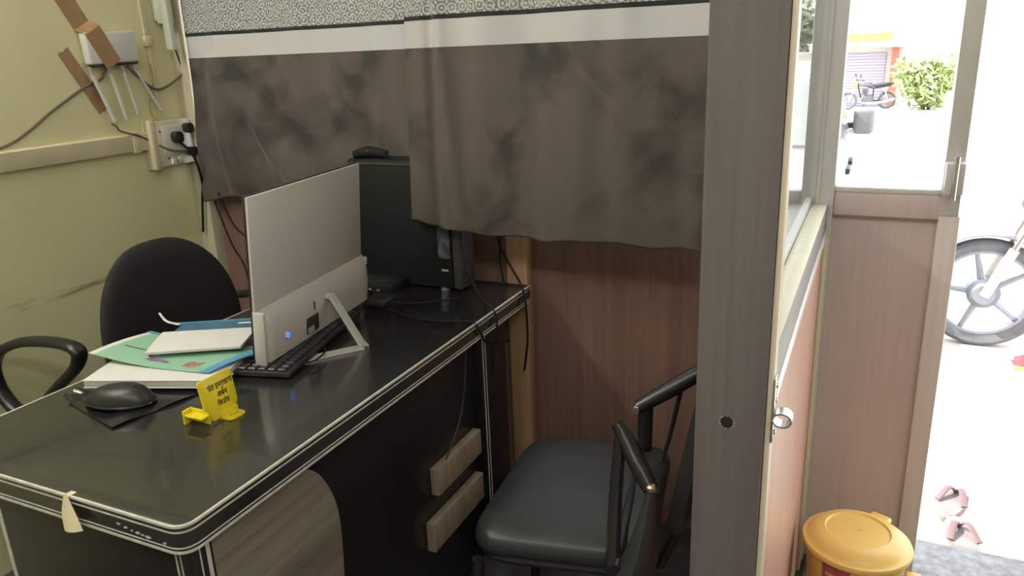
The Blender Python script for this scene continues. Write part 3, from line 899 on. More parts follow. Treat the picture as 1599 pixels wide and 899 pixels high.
    for s in (-1, 1):
        m = MB(T).tube([(0.30, s * .24, .99), (0.28, s * .28, 1.12)], 0.006, 6)
        m.box((0.25, s * .30 - .055, 1.10), (0.275, s * .30 + .055, 1.18), 0.012)
        m.build('mirror', M['black_plastic'], t)
        MB(T).lathe([(0, -.03), (.025, -.025), (.03, 0), (.02, .03), (0, .035)], (0.20, s * .17, .80), 14, rot=Matrix.Rotation(-PI / 2, 3, 'Y')).build('indicator', M['red_pillar'], t)
    MB(T).box((1.44, -.05, .76), (1.50, .05, .84), 0.015).build('tail_light', M['red_pillar'], t)
    MB(T).tube([(0.62, .10, .28), (0.52, .20, .02)], 0.012, 8).build('side_stand', M['tube_black'], t)
    return t
motorcycle(0.565, 4.45, gz(4.45), 'motorcycle with five-spoke wheels parked just outside the entrance')
motorcycle(-1.05, 29.5, gz(29.5), 'dark motorcycle with lime headlight cowl in front of the lilac shutter', True, 0.3)

rp = thing('plastic_packet', 'crumpled red packet lying on the ground near the motorcycle wheel', 'packet', (0.79, 4.25, gz(4)))
MB().grid(lambda u, v: (0.70 + u * .2, 4.15 + v * .16, gz(4) + .004 + .05 * math.sin(u * PI) * math.sin(v * PI) + .012 * math.sin(u * 9 + v * 5)), 12, 10, 0.004).build('packet_film', M['red_cloth'], rp)
MB().box((0.70, 4.13, gz(4) + .002), (0.88, 4.16, gz(4) + .012), 0.003).build('packet_seal', M['bike_lime'], rp)

# slippers just outside the threshold
def slipper(cx, cy, ang, label):
    T = Matrix.Translation((cx, cy, gz(2.5))) @ Matrix.Rotation(ang, 4, 'Z')
    t = thing('slipper', label, 'slipper', (cx, cy, gz(2.5)), None)
    out = []
    for k in range(28):
        a = 2 * PI * k / 28
        y = math.sin(a) * .125; x = math.cos(a) * (.043 + .009 * math.sin(a))
        out.append((x, y, 0.0))
    MB(T).prism(out, (0, 0, .022), bev=0.004).build('sole', M['sole'], t)
    m = MB(T)
    for s in (-1, 1):
        m.tube([(0.0, .062, .024), (s * .02, .03, .052), (s * .042, -.03, .026)], 0.0075, 8, 6, flat=(1.4, .6))
    m.tube([(0, .066, .018), (0, .060, .034)], 0.005, 8)
    m.build('strap', M['strap'], t)
slipper(0.365, 2.52, math.radians(8), 'maroon strapped slipper nearer the granite threshold')
slipper(0.35, 2.74, math.radians(-14), 'slipper lying farther out on the sunlit ground')

# ------------------------------------------------------------------ desk
DZ = 0.76
dk = thing('office_desk', 'glossy black office desk with ivory pinstripe edges', 'desk', (-1.265, 1.37, 0))
def outline(off=0.0, r=0.035):
    return rounded([(-1.61 - off, 0.70 - off), (-0.92 + off, 0.70 - off), (-0.92 + off, 2.043 + 0.0), (-1.61 - off, 2.043)], [0.03, r + off, 0.0, 0.0], 8)
ol = outline()
top = MB().prism([(p.x, p.y, DZ - 0.05) for p in ol], (0, 0, 0.05), bev=0.0015).build('desk_top', M['desk_black'], dk)
def stripe(z0, z1, off0=0.0006, depth=0.003):
    a = outline(off0); b = outline(off0 - depth)
    m = MB()
    n = len(a)
    A = [m.bm.verts.new((p.x, p.y, z0)) for p in a]; B = [m.bm.verts.new((p.x, p.y, z1)) for p in a]
    C_ = [m.bm.verts.new((p.x, p.y, z1)) for p in b]; D = [m.bm.verts.new((p.x, p.y, z0)) for p in b]
    for i in range(n):
        j = (i + 1) % n
        m.bm.faces.new((A[i], A[j], B[j], B[i])); m.bm.faces.new((B[i], B[j], C_[j], C_[i]))
        m.bm.faces.new((C_[i], C_[j], D[j], D[i])); m.bm.faces.new((D[i], D[j], A[j], A[i]))
    m.build('pinstripe', M['line'], top)
stripe(DZ - 0.0035, DZ + 0.0006, depth=0.0045)
stripe(DZ - 0.0125, DZ - 0.0095)
stripe(DZ - 0.041, DZ - 0.0385)
stripe(DZ - 0.0500, DZ - 0.0455, off0=0.0012)
# chips on the band near the corner
ch = MB()
for (x, z, s) in ((-1.05, .733, .004), (-1.035, .731, .003), (-1.022, .730, .0045), (-1.012, .7285, .003), (-1.000, .7275, .005), (-0.962, .726, .0035), (-1.066, .736, .0035)):
    pts = [(x + s * (1.2 + .5 * math.sin(k * 2.3 + x * 99)) * math.cos(k * PI / 3.5), 0.6995, z + s * .55 * (1 + .4 * math.sin(k * 1.7)) * math.sin(k * PI / 3.5)) for k in range(7)]
    ch.prism(pts, (0, -0.0004, 0))
ch.build('chipped_spot', M['line'], top)
TP = DZ - 0.05
fp = box('end_panel', (-1.447, 0.728, 0.0), (-0.975, 0.746, TP), M['desk_panel'], dk, 0.001)
box('edge_trim', (-1.457, 0.7265, 0.0), (-1.447, 0.747, TP), M['line'], dk, 0.001)
cp = box('corner_post', (-0.978, 0.724, 0.0), (-0.938, 0.766, TP), M['desk_panel'], dk, 0.002)
for (a, b) in ((-0.9775, -0.9735), (-0.9665, -0.964)): box('pinstripe', (a, 0.7232, 0.0), (b, 0.726, TP - .001), M['line'], cp)
for (a, b) in ((0.7385, 0.741), (0.752, 0.760)): box('pinstripe', (-0.9395, a, 0.0), (-0.9372, b, TP - .001), M['line'], cp)
sp = [(0.766, 0.0), (0.766, TP), (0.985, TP)]
for p in smooth_path([(0.985, TP, 0), (1.04, .665, 0), (1.078, .585, 0), (1.086, .50, 0), (1.075, .36, 0), (1.062, .2, 0), (1.06, 0.0, 0)], 5)[1:]: sp.append((p.x, p.y))
MB().prism([(-0.955, y, z) for y, z in sp], (0.016, 0, 0)).build('woodgrain_panel', M['wood_grey'], dk)
box('modesty_panel', (-0.985, 0.766, 0.0), (-0.957, 1.74, TP), M['desk_panel'], dk, 0.001)
lp = box('far_leg', (-0.975, 1.735, 0.0), (-0.935, 1.885, TP), M['desk_panel'], dk, 0.001)
for (a, b) in ((1.7405, 1.7445), (1.7555, 1.7585)): box('pinstripe', (-0.9358, a, 0.0), (-0.9338, b, TP - .001), M['line'], lp)
def strip(y0, y1, z0, z1):
    MB().prism([(-0.957, y0, z0), (-0.957, y1, z0 + .002), (-0.957, y1, z1), (-0.957, y0, z1)], (0.027, 0, 0), bev=0.004).build('wood_strip', M['wood_strip'], dk)
strip(1.463, 1.70, 0.366, 0.440)
strip(1.425, 1.70, 0.222, 0.303)

tf = thing('tape_flag', 'curled beige masking tape flag hanging from the desk edge', 'tape', (-1.165, 0.695, DZ))
FL = smooth_path([(-1.188, .6975, .764), (-1.192, .690, .732), (-1.186, .684, .703)], 8)
FR = smooth_path([(-1.180, .6975, .766), (-1.150, .688, .734), (-1.136, .684, .714)], 8)
def flagp(u, v):
    k = min(int(v * 16), 15); t = v * 16 - k
    a = FL[k].lerp(FL[k + 1], t); b = FR[k].lerp(FR[k + 1], t)
    p = a.lerp(b, u); p.y -= .006 * math.sin(u * PI) * v
    return p
MB().grid(flagp, 8, 14, 0.0006).build('tape_tongue', M['tape_cream'], tf)
MB().grid(lambda u, v: (-1.191 + u * .014, 0.6965 + v * .016, 0.7612 + .0008 * math.sin(u * 3)), 4, 4, 0.0004).build('stuck_end', M['tape_cream'], tf)

# ------------------------------------------------------------------ all-in-one monitor, seen from behind
mn = thing('computer_monitor', 'silver backed flat computer monitor with a lit blue power button', 'monitor', (-1.2, 1.45, DZ))
BL = Vector((-1.2399, 1.2198, 0.7854)); ma, mt_ = 0.1345, 0.0842
MU = Vector((-math.sin(ma), math.cos(ma), 0)); MN0 = Vector((math.cos(ma), math.sin(ma), 0))
MV = Vector((0, 0, 1)) * math.cos(mt_) + MN0 * math.sin(mt_)
MNN = MU.cross(MV).normalized()          # points to the back (towards +x)
MW, MH = 0.503, 0.388
MT = Matrix(((MU.x, MV.x, MNN.x, BL.x), (MU.y, MV.y, MNN.y, BL.y), (MU.z, MV.z, MNN.z, BL.z), (0, 0, 0, 1)))
# local: x along the width, y up, z towards the back
MB(MT).box((0.002, 0.0, -0.012), (MW, MH, -0.004), 0.002).build('display_bezel', M['black_plastic'], mn)
MB(MT).box((0.006, 0.03, -0.0125), (MW - .006, MH - .006, -0.0118)).build('screen', M['screen'], mn)
MB(MT).box((0.0, 0.01, -0.004), (MW - .002, MH - .002, 0.003), 0.002).build('back_cover', M['monitor_silver'], mn)
# swelling lower housing
hs = MB(MT)
sec = [(0.003, -0.004), (-0.004, 0.010), (0.000, 0.024), (0.055, 0.028), (0.095, 0.024), (0.118, 0.012), (0.126, 0.003), (0.126, -0.004)]
n_ = 26
rows = []
for i in range(n_ + 1):
    s = i / n_
    e = min(1.0, min(s, 1 - s) / 0.03)
    k = math.sqrt(max(0, 1 - (1 - e) ** 2)) if e < 1 else 1
    row = []
    for (y, z) in sec:
        x = -0.001 + s * (MW + 0.008)
        row.append(hs.bm.verts.new((x, y if y > .02 else y, -0.004 + (z + 0.004) * (0.55 + .45 * k))))
    rows.append(row)
for i in range(n_):
    for j in range(len(sec) - 1): hs.bm.faces.new((rows[i][j], rows[i + 1][j], rows[i + 1][j + 1], rows[i][j + 1]))
hs.bm.faces.new(rows[0]); hs.bm.faces.new(list(reversed(rows[-1])))
for i in range(n_): hs.bm.faces.new((rows[i][0], rows[i][-1], rows[i + 1][-1], rows[i + 1][0]))
hs._fin(list(hs.bm.verts))
hs.build('lower_housing', M['monitor_silver'], mn)
MB(MT).box((-0.003, -0.003, -0.003), (0.007, 0.125, 0.0255), 0.003).build('end_cap', M['silver'], mn)
pb = MB(MT).lathe([(0, 0.0015), (0.0085, 0.0015), (0.0105, 0), (0.0105, -.004), (0, -.004)], (0.083, 0.044, 0.0285), 28).build('power_button', M['silver'], mn)
MB(MT).lathe([(0, 0.001), (0.0065, 0.0008), (0.0065, -.001), (0, -.001)], (0.083, 0.044, 0.0305), 24).build('button_light', M['led'], pb)
lbl = MB(MT).box((0.168, 0.012, 0.0265), (0.222, 0.054, 0.0292), 0.0005).build('rating_label', M['label_dark'], mn)
MB(MT).box((0.171, 0.014, 0.0288), (0.199, 0.029, 0.0296)).build('label_print', M['label_tan'], lbl)
MB(MT).box((0.205, 0.066, 0.026), (0.209, 0.088, 0.0288), 0.001).build('cable_slot', M['label_dark'], mn)
MB(MT).box((MW + .004, 0.095, 0.002), (MW + .016, 0.118, 0.012), 0.002).build('plug', M['router_white'], mn)
# stand: slanted rear leg and V-shaped foot
att = MT @ Vector((0.268, 0.075, 0.027))
foot = Vector((-1.105, 1.437, DZ + 0.0005))
side = Vector((-0.2, 1, 0)).normalized()
lg = MB()
def slab(m, a, b, w, th, up):
    d = (b - a).normalized(); s = d.cross(up).normalized() * (w / 2); n = s.cross(d).normalized() * th
    m.prism([a - s, a + s, b + s, b - s], n)
slab(lg, att + Vector((-.012, 0, .006)), att + Vector((.016, 0.002, .002)), 0.022, 0.008, Vector((0, 0, 1)))
slab(lg, att + Vector((.012, 0.002, .004)), foot, 0.022, 0.008, Vector((1, 0, 0.4)))
lg.build('stand_leg', M['silver'], mn)
ft = MB()
slab(ft, foot, Vector((-1.235, 1.265, DZ + .0005)), 0.030, 0.004, Vector((0, 0, 1)))
slab(ft, foot + Vector((.004, .01, 0)), Vector((-1.30, 1.60, DZ + .0005)), 0.012, 0.004, Vector((0, 0, 1)))
slab(ft, Vector((-1.235, 1.265, DZ + .0005)), Vector((-1.33, 1.45, DZ + .0005)), 0.02, 0.004, Vector((0, 0, 1)))
ft.build('stand_foot', M['silver'], mn)

# ------------------------------------------------------------------ keyboard
kb = thing('keyboard', 'black computer keyboard under the monitor edge', 'keyboard', (-1.225, 1.33, DZ))
ka = math.radians(14)
KT = Matrix.Translation((-1.275, 1.405, DZ + .0052)) @ Matrix.Rotation(ka, 4, 'Z')
# local: y along the keyboard, x depth
MB(KT).box((-0.06, -0.215, 0.0), (0.08, 0.215, 0.012), 0.004).build('keyboard_case', M['black_plastic'], kb)
keys = 0
for r in range(5):
    y = -0.207
    x0 = -0.052 + r * 0.0245
    while y < 0.200:
        w = 0.0178
        if r == 4 and -0.075 < y < -0.06: w = 0.105
        if r in (2, 3) and y < -0.2: w = 0.03
        w = min(w, 0.207 - y)
        if w > .01:
            MB(KT).box((x0, y, 0.011), (x0 + .0205, y + w, 0.0175), 0.0025, 1).build('key', M['key'], kb); keys += 1
        y += w + 0.0026
MB().tube([(-1.20, 1.40, DZ + .012), (-1.16, 1.36, DZ + .012), (-1.15, 1.30, DZ + .012), (-1.19, 1.27, DZ + .014)], 0.0022, 8, 6).build('keyboard_cable', M['cable_black'], kb)

# ------------------------------------------------------------------ mouse and glossy black sheet
ms = MB()
def sheet(u, v):
    a = Vector((-1.545, 0.955)); b = Vector((-1.325, 0.90)); c = Vector((-1.285, 1.092)); d = Vector((-1.553, .994))
    p = a * (1 - u) * (1 - v) + b * u * (1 - v) + c * u * v + d * (1 - u) * v
    ed = min(u, 1 - u, v, 1 - v)
    z = DZ + 0.0025 + 0.0045 * (0.5 + 0.5 * math.sin(u * 7 + v * 5)) * min(1, ed * 8) + .006 * max(0, u - .7) * (1 + math.sin(v * 11)) + .009 * max(0, .16 - u) / .16 * (1 + .6 * math.sin(v * 9))
    return (p.x, p.y, z)
ms.grid(sheet, 28, 28, 0.0014)
tag(ms.build('plastic_sheet', M['black_gloss']), 'creased glossy black plastic sheet under the mouse', 'sheet')
mo = thing('computer_mouse', 'black domed computer mouse on the glossy plastic sheet', 'mouse', (-1.405, 0.985, DZ + .01))
MO = Matrix.Translation((-1.405, 0.985, DZ + .0105)) @ Matrix.Rotation(math.radians(16), 4, 'Z')
def dome(u, v):
    a = 2 * PI * u; s = math.sin(v * PI / 2)
    r = math.cos(v * PI / 2) ** 0.7
    return (math.cos(a) * 0.075 * r, math.sin(a) * 0.042 * r * (1 + .08 * math.cos(a)), s * 0.037 * (1 + .12 * math.cos(a) * r))
dm = MB(MO); dm.grid(dome, 40, 12); bmesh.ops.remove_doubles(dm.bm, verts=dm.bm.verts[:], dist=0.0002)
dm.build('shell', M['black_plastic'], mo, angle=60)
MB(MO).tube([(math.cos(2 * PI * k / 32) * 0.0765, math.sin(2 * PI * k / 32) * 0.0435 * (1 + .08 * math.cos(2 * PI * k / 32)), 0.002) for k in range(32)], 0.003, 8, closed=True).build('base_rim', M['black_gloss'], mo)
MB(MO).lathe([(0, -.004), (.009, -.0035), (.010, 0), (.009, .0035), (0, .004)], (0.045, 0, 0.031), 20, rot=Matrix.Rotation(PI / 2, 3, 'X')).build('scroll_wheel', M['key'], mo)

# ------------------------------------------------------------------ papers
na = math.radians(20)
nu = Vector((math.cos(na), math.sin(na), 0)); nv = Vector((-math.sin(na), math.cos(na), 0))
nb = thing('notebook', 'thick white notebook at the bottom of the paper pile', 'notebook', (-1.42, 1.15, DZ))
n0 = Vector((-1.545, 1.003, DZ + .009))
def nbk(z0, z1, m, name, inset=0.0, ln=0.312, wd=0.205):
    a = n0 + nu * inset + nv * inset; a.z = DZ + z0
    MB().prism([a, a + nu * (ln - 2 * inset), a + nu * (ln - 2 * inset) + nv * (wd - 2 * inset), a + nv * (wd - 2 * inset)], (0, 0, z1 - z0), bev=0.0008).build(name, m, nb)
nbk(0.009, 0.0115, M['paper'], 'back_cover'); nbk(0.0115, 0.026, M['paper_edge'], 'page_block', 0.002); nbk(0.026, 0.028, M['paper'], 'top_page')

def bil(P, u, v): return P[0] * (1 - u) * (1 - v) + P[1] * u * (1 - v) + P[2] * u * v + P[3] * (1 - u) * v
fo = thing('paper_folder', 'mint green folder with bright blue edges on the white notebook', 'folder', (-1.45, 1.18, DZ + .03))
FP = [Vector((-1.625, 1.085, .812)), Vector((-1.295, 1.128, .7935)), Vector((-1.262, 1.262, .797)), Vector((-1.60, 1.235, .813))]
def fol(u, v):
    p = bil(FP, u, v); p.z -= 0.010 * math.sin(u * PI) * (1 - .4 * v) - .004 * math.sin(v * PI); p.z = max(p.z, DZ + .0295); return p
MB().grid(lambda u, v: fol(.045 + u * .88, v), 24, 10, 0.0022).build('mint_cover', M['mint'], fo)
MB().grid(lambda u, v: fol(.925 + u * .075, v), 4, 10, 0.0024).build('blue_border', M['blue_edge'], fo)
MB().grid(lambda u, v: fol(u * .96, .93 + v * .07) + Vector((0, .006, .0012)), 24, 3, 0.0016).build('blue_border', M['blue_edge'], fo)
MB().grid(lambda u, v: fol(u * .045, v), 3, 10, 0.0024).build('white_border', M['paper'], fo)
pm = MB()
for k in range(5): pm.grid(lambda u, v, k=k: fol(.72 + k * .024 + u * .016, .12 + v * .16 + .02 * math.sin(k * 2)) + Vector((0, 0, .0012)), 2, 3, 0.0003)
pm.build('pink_print', M['pink_print'], fo)
MB().grid(lambda u, v: fol(.40 + u * .18, .16 + v * .10 * (1 - .5 * u)) + Vector((0, 0, .0012)), 8, 3, 0.0003).build('purple_print', M['purple_print'], fo)
MB().grid(lambda u, v: fol(.30 + u * .10, .36 - u * .12 + v * .05) + Vector((0, 0, .0012)), 6, 2, 0.0003).build('dark_print', M['ink'], fo)
MB().grid(lambda u, v: fol(.10 + u * .22, .40 + v * .015) + Vector((0, 0, .0012)), 8, 2, 0.0003).build('dark_line', M['ink'], fo)

bk = thing('booklet', 'open white booklet with a deep blue upper page on top of the pile', 'booklet', (-1.40, 1.25, DZ + .05))
BP = [Vector((-1.485, 1.125, .812)), Vector((-1.30, 1.235, .812)), Vector((-1.365, 1.40, .819)), Vector((-1.555, 1.275, .824))]
def bok(u, v):
    p = bil(BP, u, v); p.z += .006 * math.sin(v * PI) * (1 - u * .5) + 0.003; return p
MB().grid(lambda u, v: bok(u, v * .62), 16, 8, 0.006).build('white_page', M['paper'], bk)
MB().grid(lambda u, v: bok(.12 + u * .88, .62 + v * .33) + Vector((0, 0, .001)), 16, 6, 0.005).build('blue_page', M['blue_dark'], bk)
MB().grid(lambda u, v: bok(.02 + u * .98, .95 + v * .05) + Vector((0, 0, .002)), 16, 2, 0.005).build('pale_blue_border', M['blue_edge'], bk)
MB().grid(lambda u, v: bok(.75 + u * .17, .74 + v * .07) + Vector((0, 0, .0035)), 6, 2, 0.0003).build('pale_print', M['paper'], bk)
MB().tube([bok(.02, .95) + Vector((.02, 0, .002)), bok(.0, .96) + Vector((-.02, .0, .006)), bok(0, .97) + Vector((-.055, .01, .020))], [0.005, 0.004, 0.003], 8, 6, flat=(1, .35)).build('curled_strip', M['paper'], bk)

# ------------------------------------------------------------------ yellow name stand
ys_ = thing('name_stand', 'small yellow plastic name stand with black lettering', 'name stand', (-1.15, 1.02, DZ))
tilt = math.radians(7)
# local: x along +y of the room (reading direction), y up, z out towards the visitor (+x)
YT = Matrix.Translation((-1.148, 0.978, DZ + .004)) @ Matrix(((0, 0, 1, 0), (1, 0, 0, 0), (0, 1, 0, 0), (0, 0, 0, 1))) @ Matrix.Rotation(-tilt, 4, 'X')
plate = [(0.0, 0.040), (-0.002, 0.089), (0.084, 0.089), (0.084, 0.012), (0.052, 0.010), (0.028, 0.001), (0.012, 0.001), (0.010, 0.026), (-0.002, 0.030)]
pp = rounded([(a, b) for a, b in plate], [0.003, 0.005, 0.006, 0.012, 0.004, 0.006, 0.006, 0.006, 0.003], 5)
MB(YT).prism([(p.x, p.y, -0.0022) for p in pp], (0, 0, 0.0044), bev=0.0008).build('plate', M['yellow'], ys_)
fp_ = rounded([(0.035, 0.012), (0.078, 0.012), (0.078, 0.040), (0.035, 0.040)], [0.003, 0.003, 0.012, 0.012], 5)
YF = Matrix.Translation((-1.148, 0.978, DZ + .0005)) @ Matrix(((0, 1, 0, -0.012), (1, 0, 0, 0), (0, 0, 1, 0), (0, 0, 0, 1)))
fm_ = MB(YF).prism([(p.x, p.y, 0) for p in fp_], (0, 0, 0.004), bev=0.0008)
fm_.prism([(0.035, 0.008, 0), (0.078, 0.008, 0), (0.078, 0.016, 0), (0.035, 0.016, 0)], (0, 0, 0.015))
foot_o = fm_.build('front_foot', M['yellow'], ys_)
hm_ = MB(YF)
for (a, b) in ((.048, .022), (.055, .024), (.062, .025)): hm_.box((a, b, .0035), (a + .004, b + .002, .0046))
hm_.build('embossed_mark', M['ink'], foot_o)
rf = MB()
rf.box((-1.202, 0.966, DZ + .018), (-1.150, 0.990, DZ + .022), 0.001)
rf.box((-1.202, 0.966, DZ + .0005), (-1.197, 0.990, DZ + .03), 0.001)
rf.box((-1.200, 0.985, DZ + .0005), (-1.150, 0.989, DZ + .03), 0.001)
rf.build('rear_foot', M['yellow'], ys_)

def text_mesh(s, size, xpos, ypos, squeeze, parent, name='lettering'):
    cu = bpy.data.curves.new('lettering_curve', 'FONT')
    cu.body = s; cu.size = size; cu.align_x = 'CENTER'; cu.extrude = 0.0002; cu.offset = 0.00028
    cu.space_character = 1.0
    tmp = bpy.data.objects.new('lettering_tmp', cu)
    COL.objects.link(tmp)
    dg = bpy.context.evaluated_depsgraph_get()
    me = bpy.data.meshes.new_from_object(tmp.evaluated_get(dg))
    bpy.data.objects.remove(tmp)
    bm = bmesh.new(); bm.from_mesh(me)
    bpy.data.meshes.remove(me)
    L = YT @ Matrix.Translation((xpos, ypos, 0.0025)) @ Matrix.Diagonal((squeeze, 1, 1, 1))
    m = MB(); m.bm.free(); m.bm = bm
    for v in bm.verts: v.co = L @ v.co
    if len(bm.verts): m.build(name, M['ink'], parent)
text_mesh('संत इमरखास', 0.0165, 0.049, 0.062, 0.82, ys_)
text_mesh('अबन', 0.0165, 0.050, 0.043, 0.85, ys_)
rm = MB(YT); rm.tube([(0.0515, 0.0545, .0026), (0.0520, 0.0585, .0026), (0.0545, 0.0595, .0026), (0.0560, 0.0575, .0026)], 0.0008, 6, 4); rm.build('lettering', M['ink'], ys_)
text_mesh('िसलोड', 0.0145, 0.049, 0.0255, 0.85, ys_)

# ------------------------------------------------------------------ computer tower and small box
ct = thing('computer_tower', 'large black computer tower standing at the far end of the desk', 'computer', (-1.31, 1.99, DZ))
tb = MB()
tb.box((-1.46, 1.915, DZ + .008), (-1.115, 2.008, 1.150), 0.006)
tb.build('case', M['cpu_black'], ct)
box('front_bezel', (-1.115, 1.917, DZ + .006), (-1.085, 2.006, 1.148), M['cpu_dust'], ct, 0.008)
box('top_lip', (-1.45, 1.912, 1.136), (-1.12, 1.916, 1.142), M['cpu_dust'], ct)
MB().grid(lambda u, v: (-1.158 + u * .040, 1.9125 - .002 * math.sin(v * 14 + u * 4), .862 + v * .12), 6, 26, 0.0008).build('film_wrap', M['cpu_foil'], ct)
box('badge', (-1.150, 1.912, .822), (-1.128, 1.916, .828), M['label_tan'], ct)
for x in (-1.43, -1.15):
    for y in (1.93, 1.99): MB().lathe([(0, 0), (.014, 0), (.012, .009), (0, .009)], (x, y, DZ), 16).build('rubber_foot', M['rubber'], ct)
wb = MB().tube([(-1.45, 1.94, 1.160), (-1.40, 1.95, 1.168), (-1.34, 1.955, 1.162)], [0.012, 0.018, 0.012], 12, 5)
pz = thing('cable_bundle', 'black adapter cable bundle lying on top of the computer tower', 'cable', (-1.44, 1.96, 1.15))
wb.build('bundle', M['cable_black'], pz)
MB().lathe([(0, 0), (.003, .001), (0, .003)], (-1.395, 1.935, 1.172), 12).build('shiny_tip', M['silver'], pz)
sb = thing('modem_box', 'small flat black box on the desk in front of the tower', 'modem', (-1.35, 1.87, DZ))
MB().box((-1.43, 1.82, DZ + .003), (-1.27, 1.915, DZ + .034), 0.004).build('box_shell', M['cpu_black'], sb)
MB().box((-1.40, 1.84, DZ + .033), (-1.30, 1.90, DZ + .0352), 0.001).build('top_plate', M['black_plastic'], sb)
for k in range(3): MB().box((-1.385 + k * .03, 1.8185, DZ + .012), (-1.375 + k * .03, 1.821, DZ + .016)).build('indicator', M['label_tan'], sb)
for x in (-1.42, -1.28):
    for y in (1.83, 1.905): MB().lathe([(0, 0), (.005, 0), (.005, .004), (0, .004)], (x, y, DZ), 10).build('rubber_foot', M['rubber'], sb)
ad = thing('power_adapter', 'black power adapter brick beside the silver monitor', 'adapter', (-1.27, 1.72, DZ))
MB().box((-1.295, 1.705, DZ + .001), (-1.225, 1.78, DZ + .0235), 0.008, 3).build('brick', M['black_plastic'], ad)
MB().tube([(-1.25, 1.735, DZ + .015), (-1.19, 1.76, DZ + .004), (-1.12, 1.80, DZ + .004), (-1.06, 1.86, DZ + .004)], 0.003, 8, 6).build('adapter_lead', M['cable_black'], ad)

# ------------------------------------------------------------------ curtains
def curtain(name, label, x0, x1, ybase, hem, seed, folds, ridge=None, ztop=2.28, slant=None):
    t = thing(name, label, 'curtain', ((x0 + x1) / 2, ybase, 0.95), 'window curtains')
    mb = MB()
    def P(u, v):
        x = x0 + (x1 - x0) * u
        zb = hem(x)
        z = zb + (ztop - zb) * v
        y = ybase
        for (f, a, ph, dx) in folds: y += a * math.sin(f * (u + dx * (1 - v)) * 2 * PI + ph + .5 * math.sin(3 * v + ph))
        if ridge: y += ridge(x, z)
        x2 = x
        if slant: x2 += slant(u, v)
        return (x2, y, z)
    def UV(u, v):
        x = x0 + (x1 - x0) * u
        zb = hem(x)
        return ((x1 - x0) * u + seed, zb + (ztop - zb) * v)
    mb.grid(P, 150, 110, 0.0, uvfn=UV)
    mb.build('cloth', M['curtain'], t, angle=180)
    # stitched hem roll
    hp = [Vector(P(u / 150, 0.0)) + Vector((0, 0, .002)) for u in range(0, 151, 2)]
    MB().tube(hp, 0.0035, 6).build('hem', M['hemcloth'], t)
    return t
M['hemcloth'] = plain('curtain_hem_cloth', (0.045, 0.038, 0.033), 0.8, noise=0.2, scale=60)

def ss(a, b, x):
    t = max(0, min(1, (x - a) / (b - a))); return t * t * (3 - 2 * t)
def hemL(x):
    return 0.962 + 0.035 * ss(-2.19, -1.98, x) + .008 * math.sin(x * 14)
def ridgeL(x, z):
    # broad upright folds at the left end and diagonal folds running down to the right
    ph = (x + 2.19 - (1.45 - z) * .22) / .20
    o = -0.034 * (.5 - .5 * math.cos(2 * PI * ph)) * ss(-1.66, -1.92, x) * ss(1.56, 1.22, z)
    for (xa, za, xb, zb, a, w) in ((-2.04, 1.40, -1.72, 1.02, .032, .045), (-1.86, 1.36, -1.60, 1.12, .018, .045), (-1.66, 1.42, -1.52, 1.15, .012, .04)):
        dx, dz = xb - xa, zb - za; l = math.hypot(dx, dz)
        t = ((x - xa) * dx + (z - za) * dz) / l / l
        d = ((x - xa) * dz - (z - za) * dx) / l
        o -= a * ss(-.35, .25, t) * ss(1.35, .8, t) * math.exp(-(d / w) ** 2)
    return o
curtain('window_curtain', 'left dark brown curtain with a white band, hanging behind the tower', -2.19, -1.20, 2.040, hemL, 0.0,
        [(3.0, .009, .6, .05), (6.2, .004, 1.7, .1), (11, .0022, .3, .0)], ridgeL)
def hemR(x):
    return 0.985 - 0.03 * ss(-1.22, -1.0, x) + .004 * math.sin(x * 17) + .003 * math.sin(x * 41)
def ridgeR(x, z):
    o = 0
    for (xa, za, xb, zb, a, w) in ((-1.10, 1.52, -1.04, 0.95, .012, .022), (-1.13, 1.5, -1.125, 0.97, -.015, .018), (-0.66, 1.54, -0.72, 0.96, .010, .05), (-.45, 1.5, -.5, .95, .010, .06), (-0.93, 1.45, -0.80, 0.98, .007, .05)):
        dx, dz = xb - xa, zb - za; l = math.hypot(dx, dz)
        d = ((x - xa) * dz - (z - za) * dx) / l
        o -= a * math.exp(-(d / w) ** 2)
    return o
curtain('window_curtain', 'right dark brown curtain with a white band, nearest the dark post', -1.225, -0.33, 1.872, hemR, 2.3,
        [(2.3, .010, 2.0, -.02), (4.7, .006, .4, .04), (9, .002, 1.3, 0)], ridgeR, slant=lambda u, v: 0.055 * v * (1 - u) ** 2)
rod = MB().tube([(-2.25, 1.95, 2.31), (-0.2, 1.95, 2.31)], 0.012, 12)
rt = thing('curtain_rod', 'steel curtain rod above the front window', 'rod', (-1.2, 1.95, 2.31))
rod.build('rod', M['chrome'], rt)
for x in (-2.24, -1.2, -0.21): box('bracket', (x - .01, 1.945, 2.295), (x + .01, 2.082, 2.315), M['chrome'], rt)

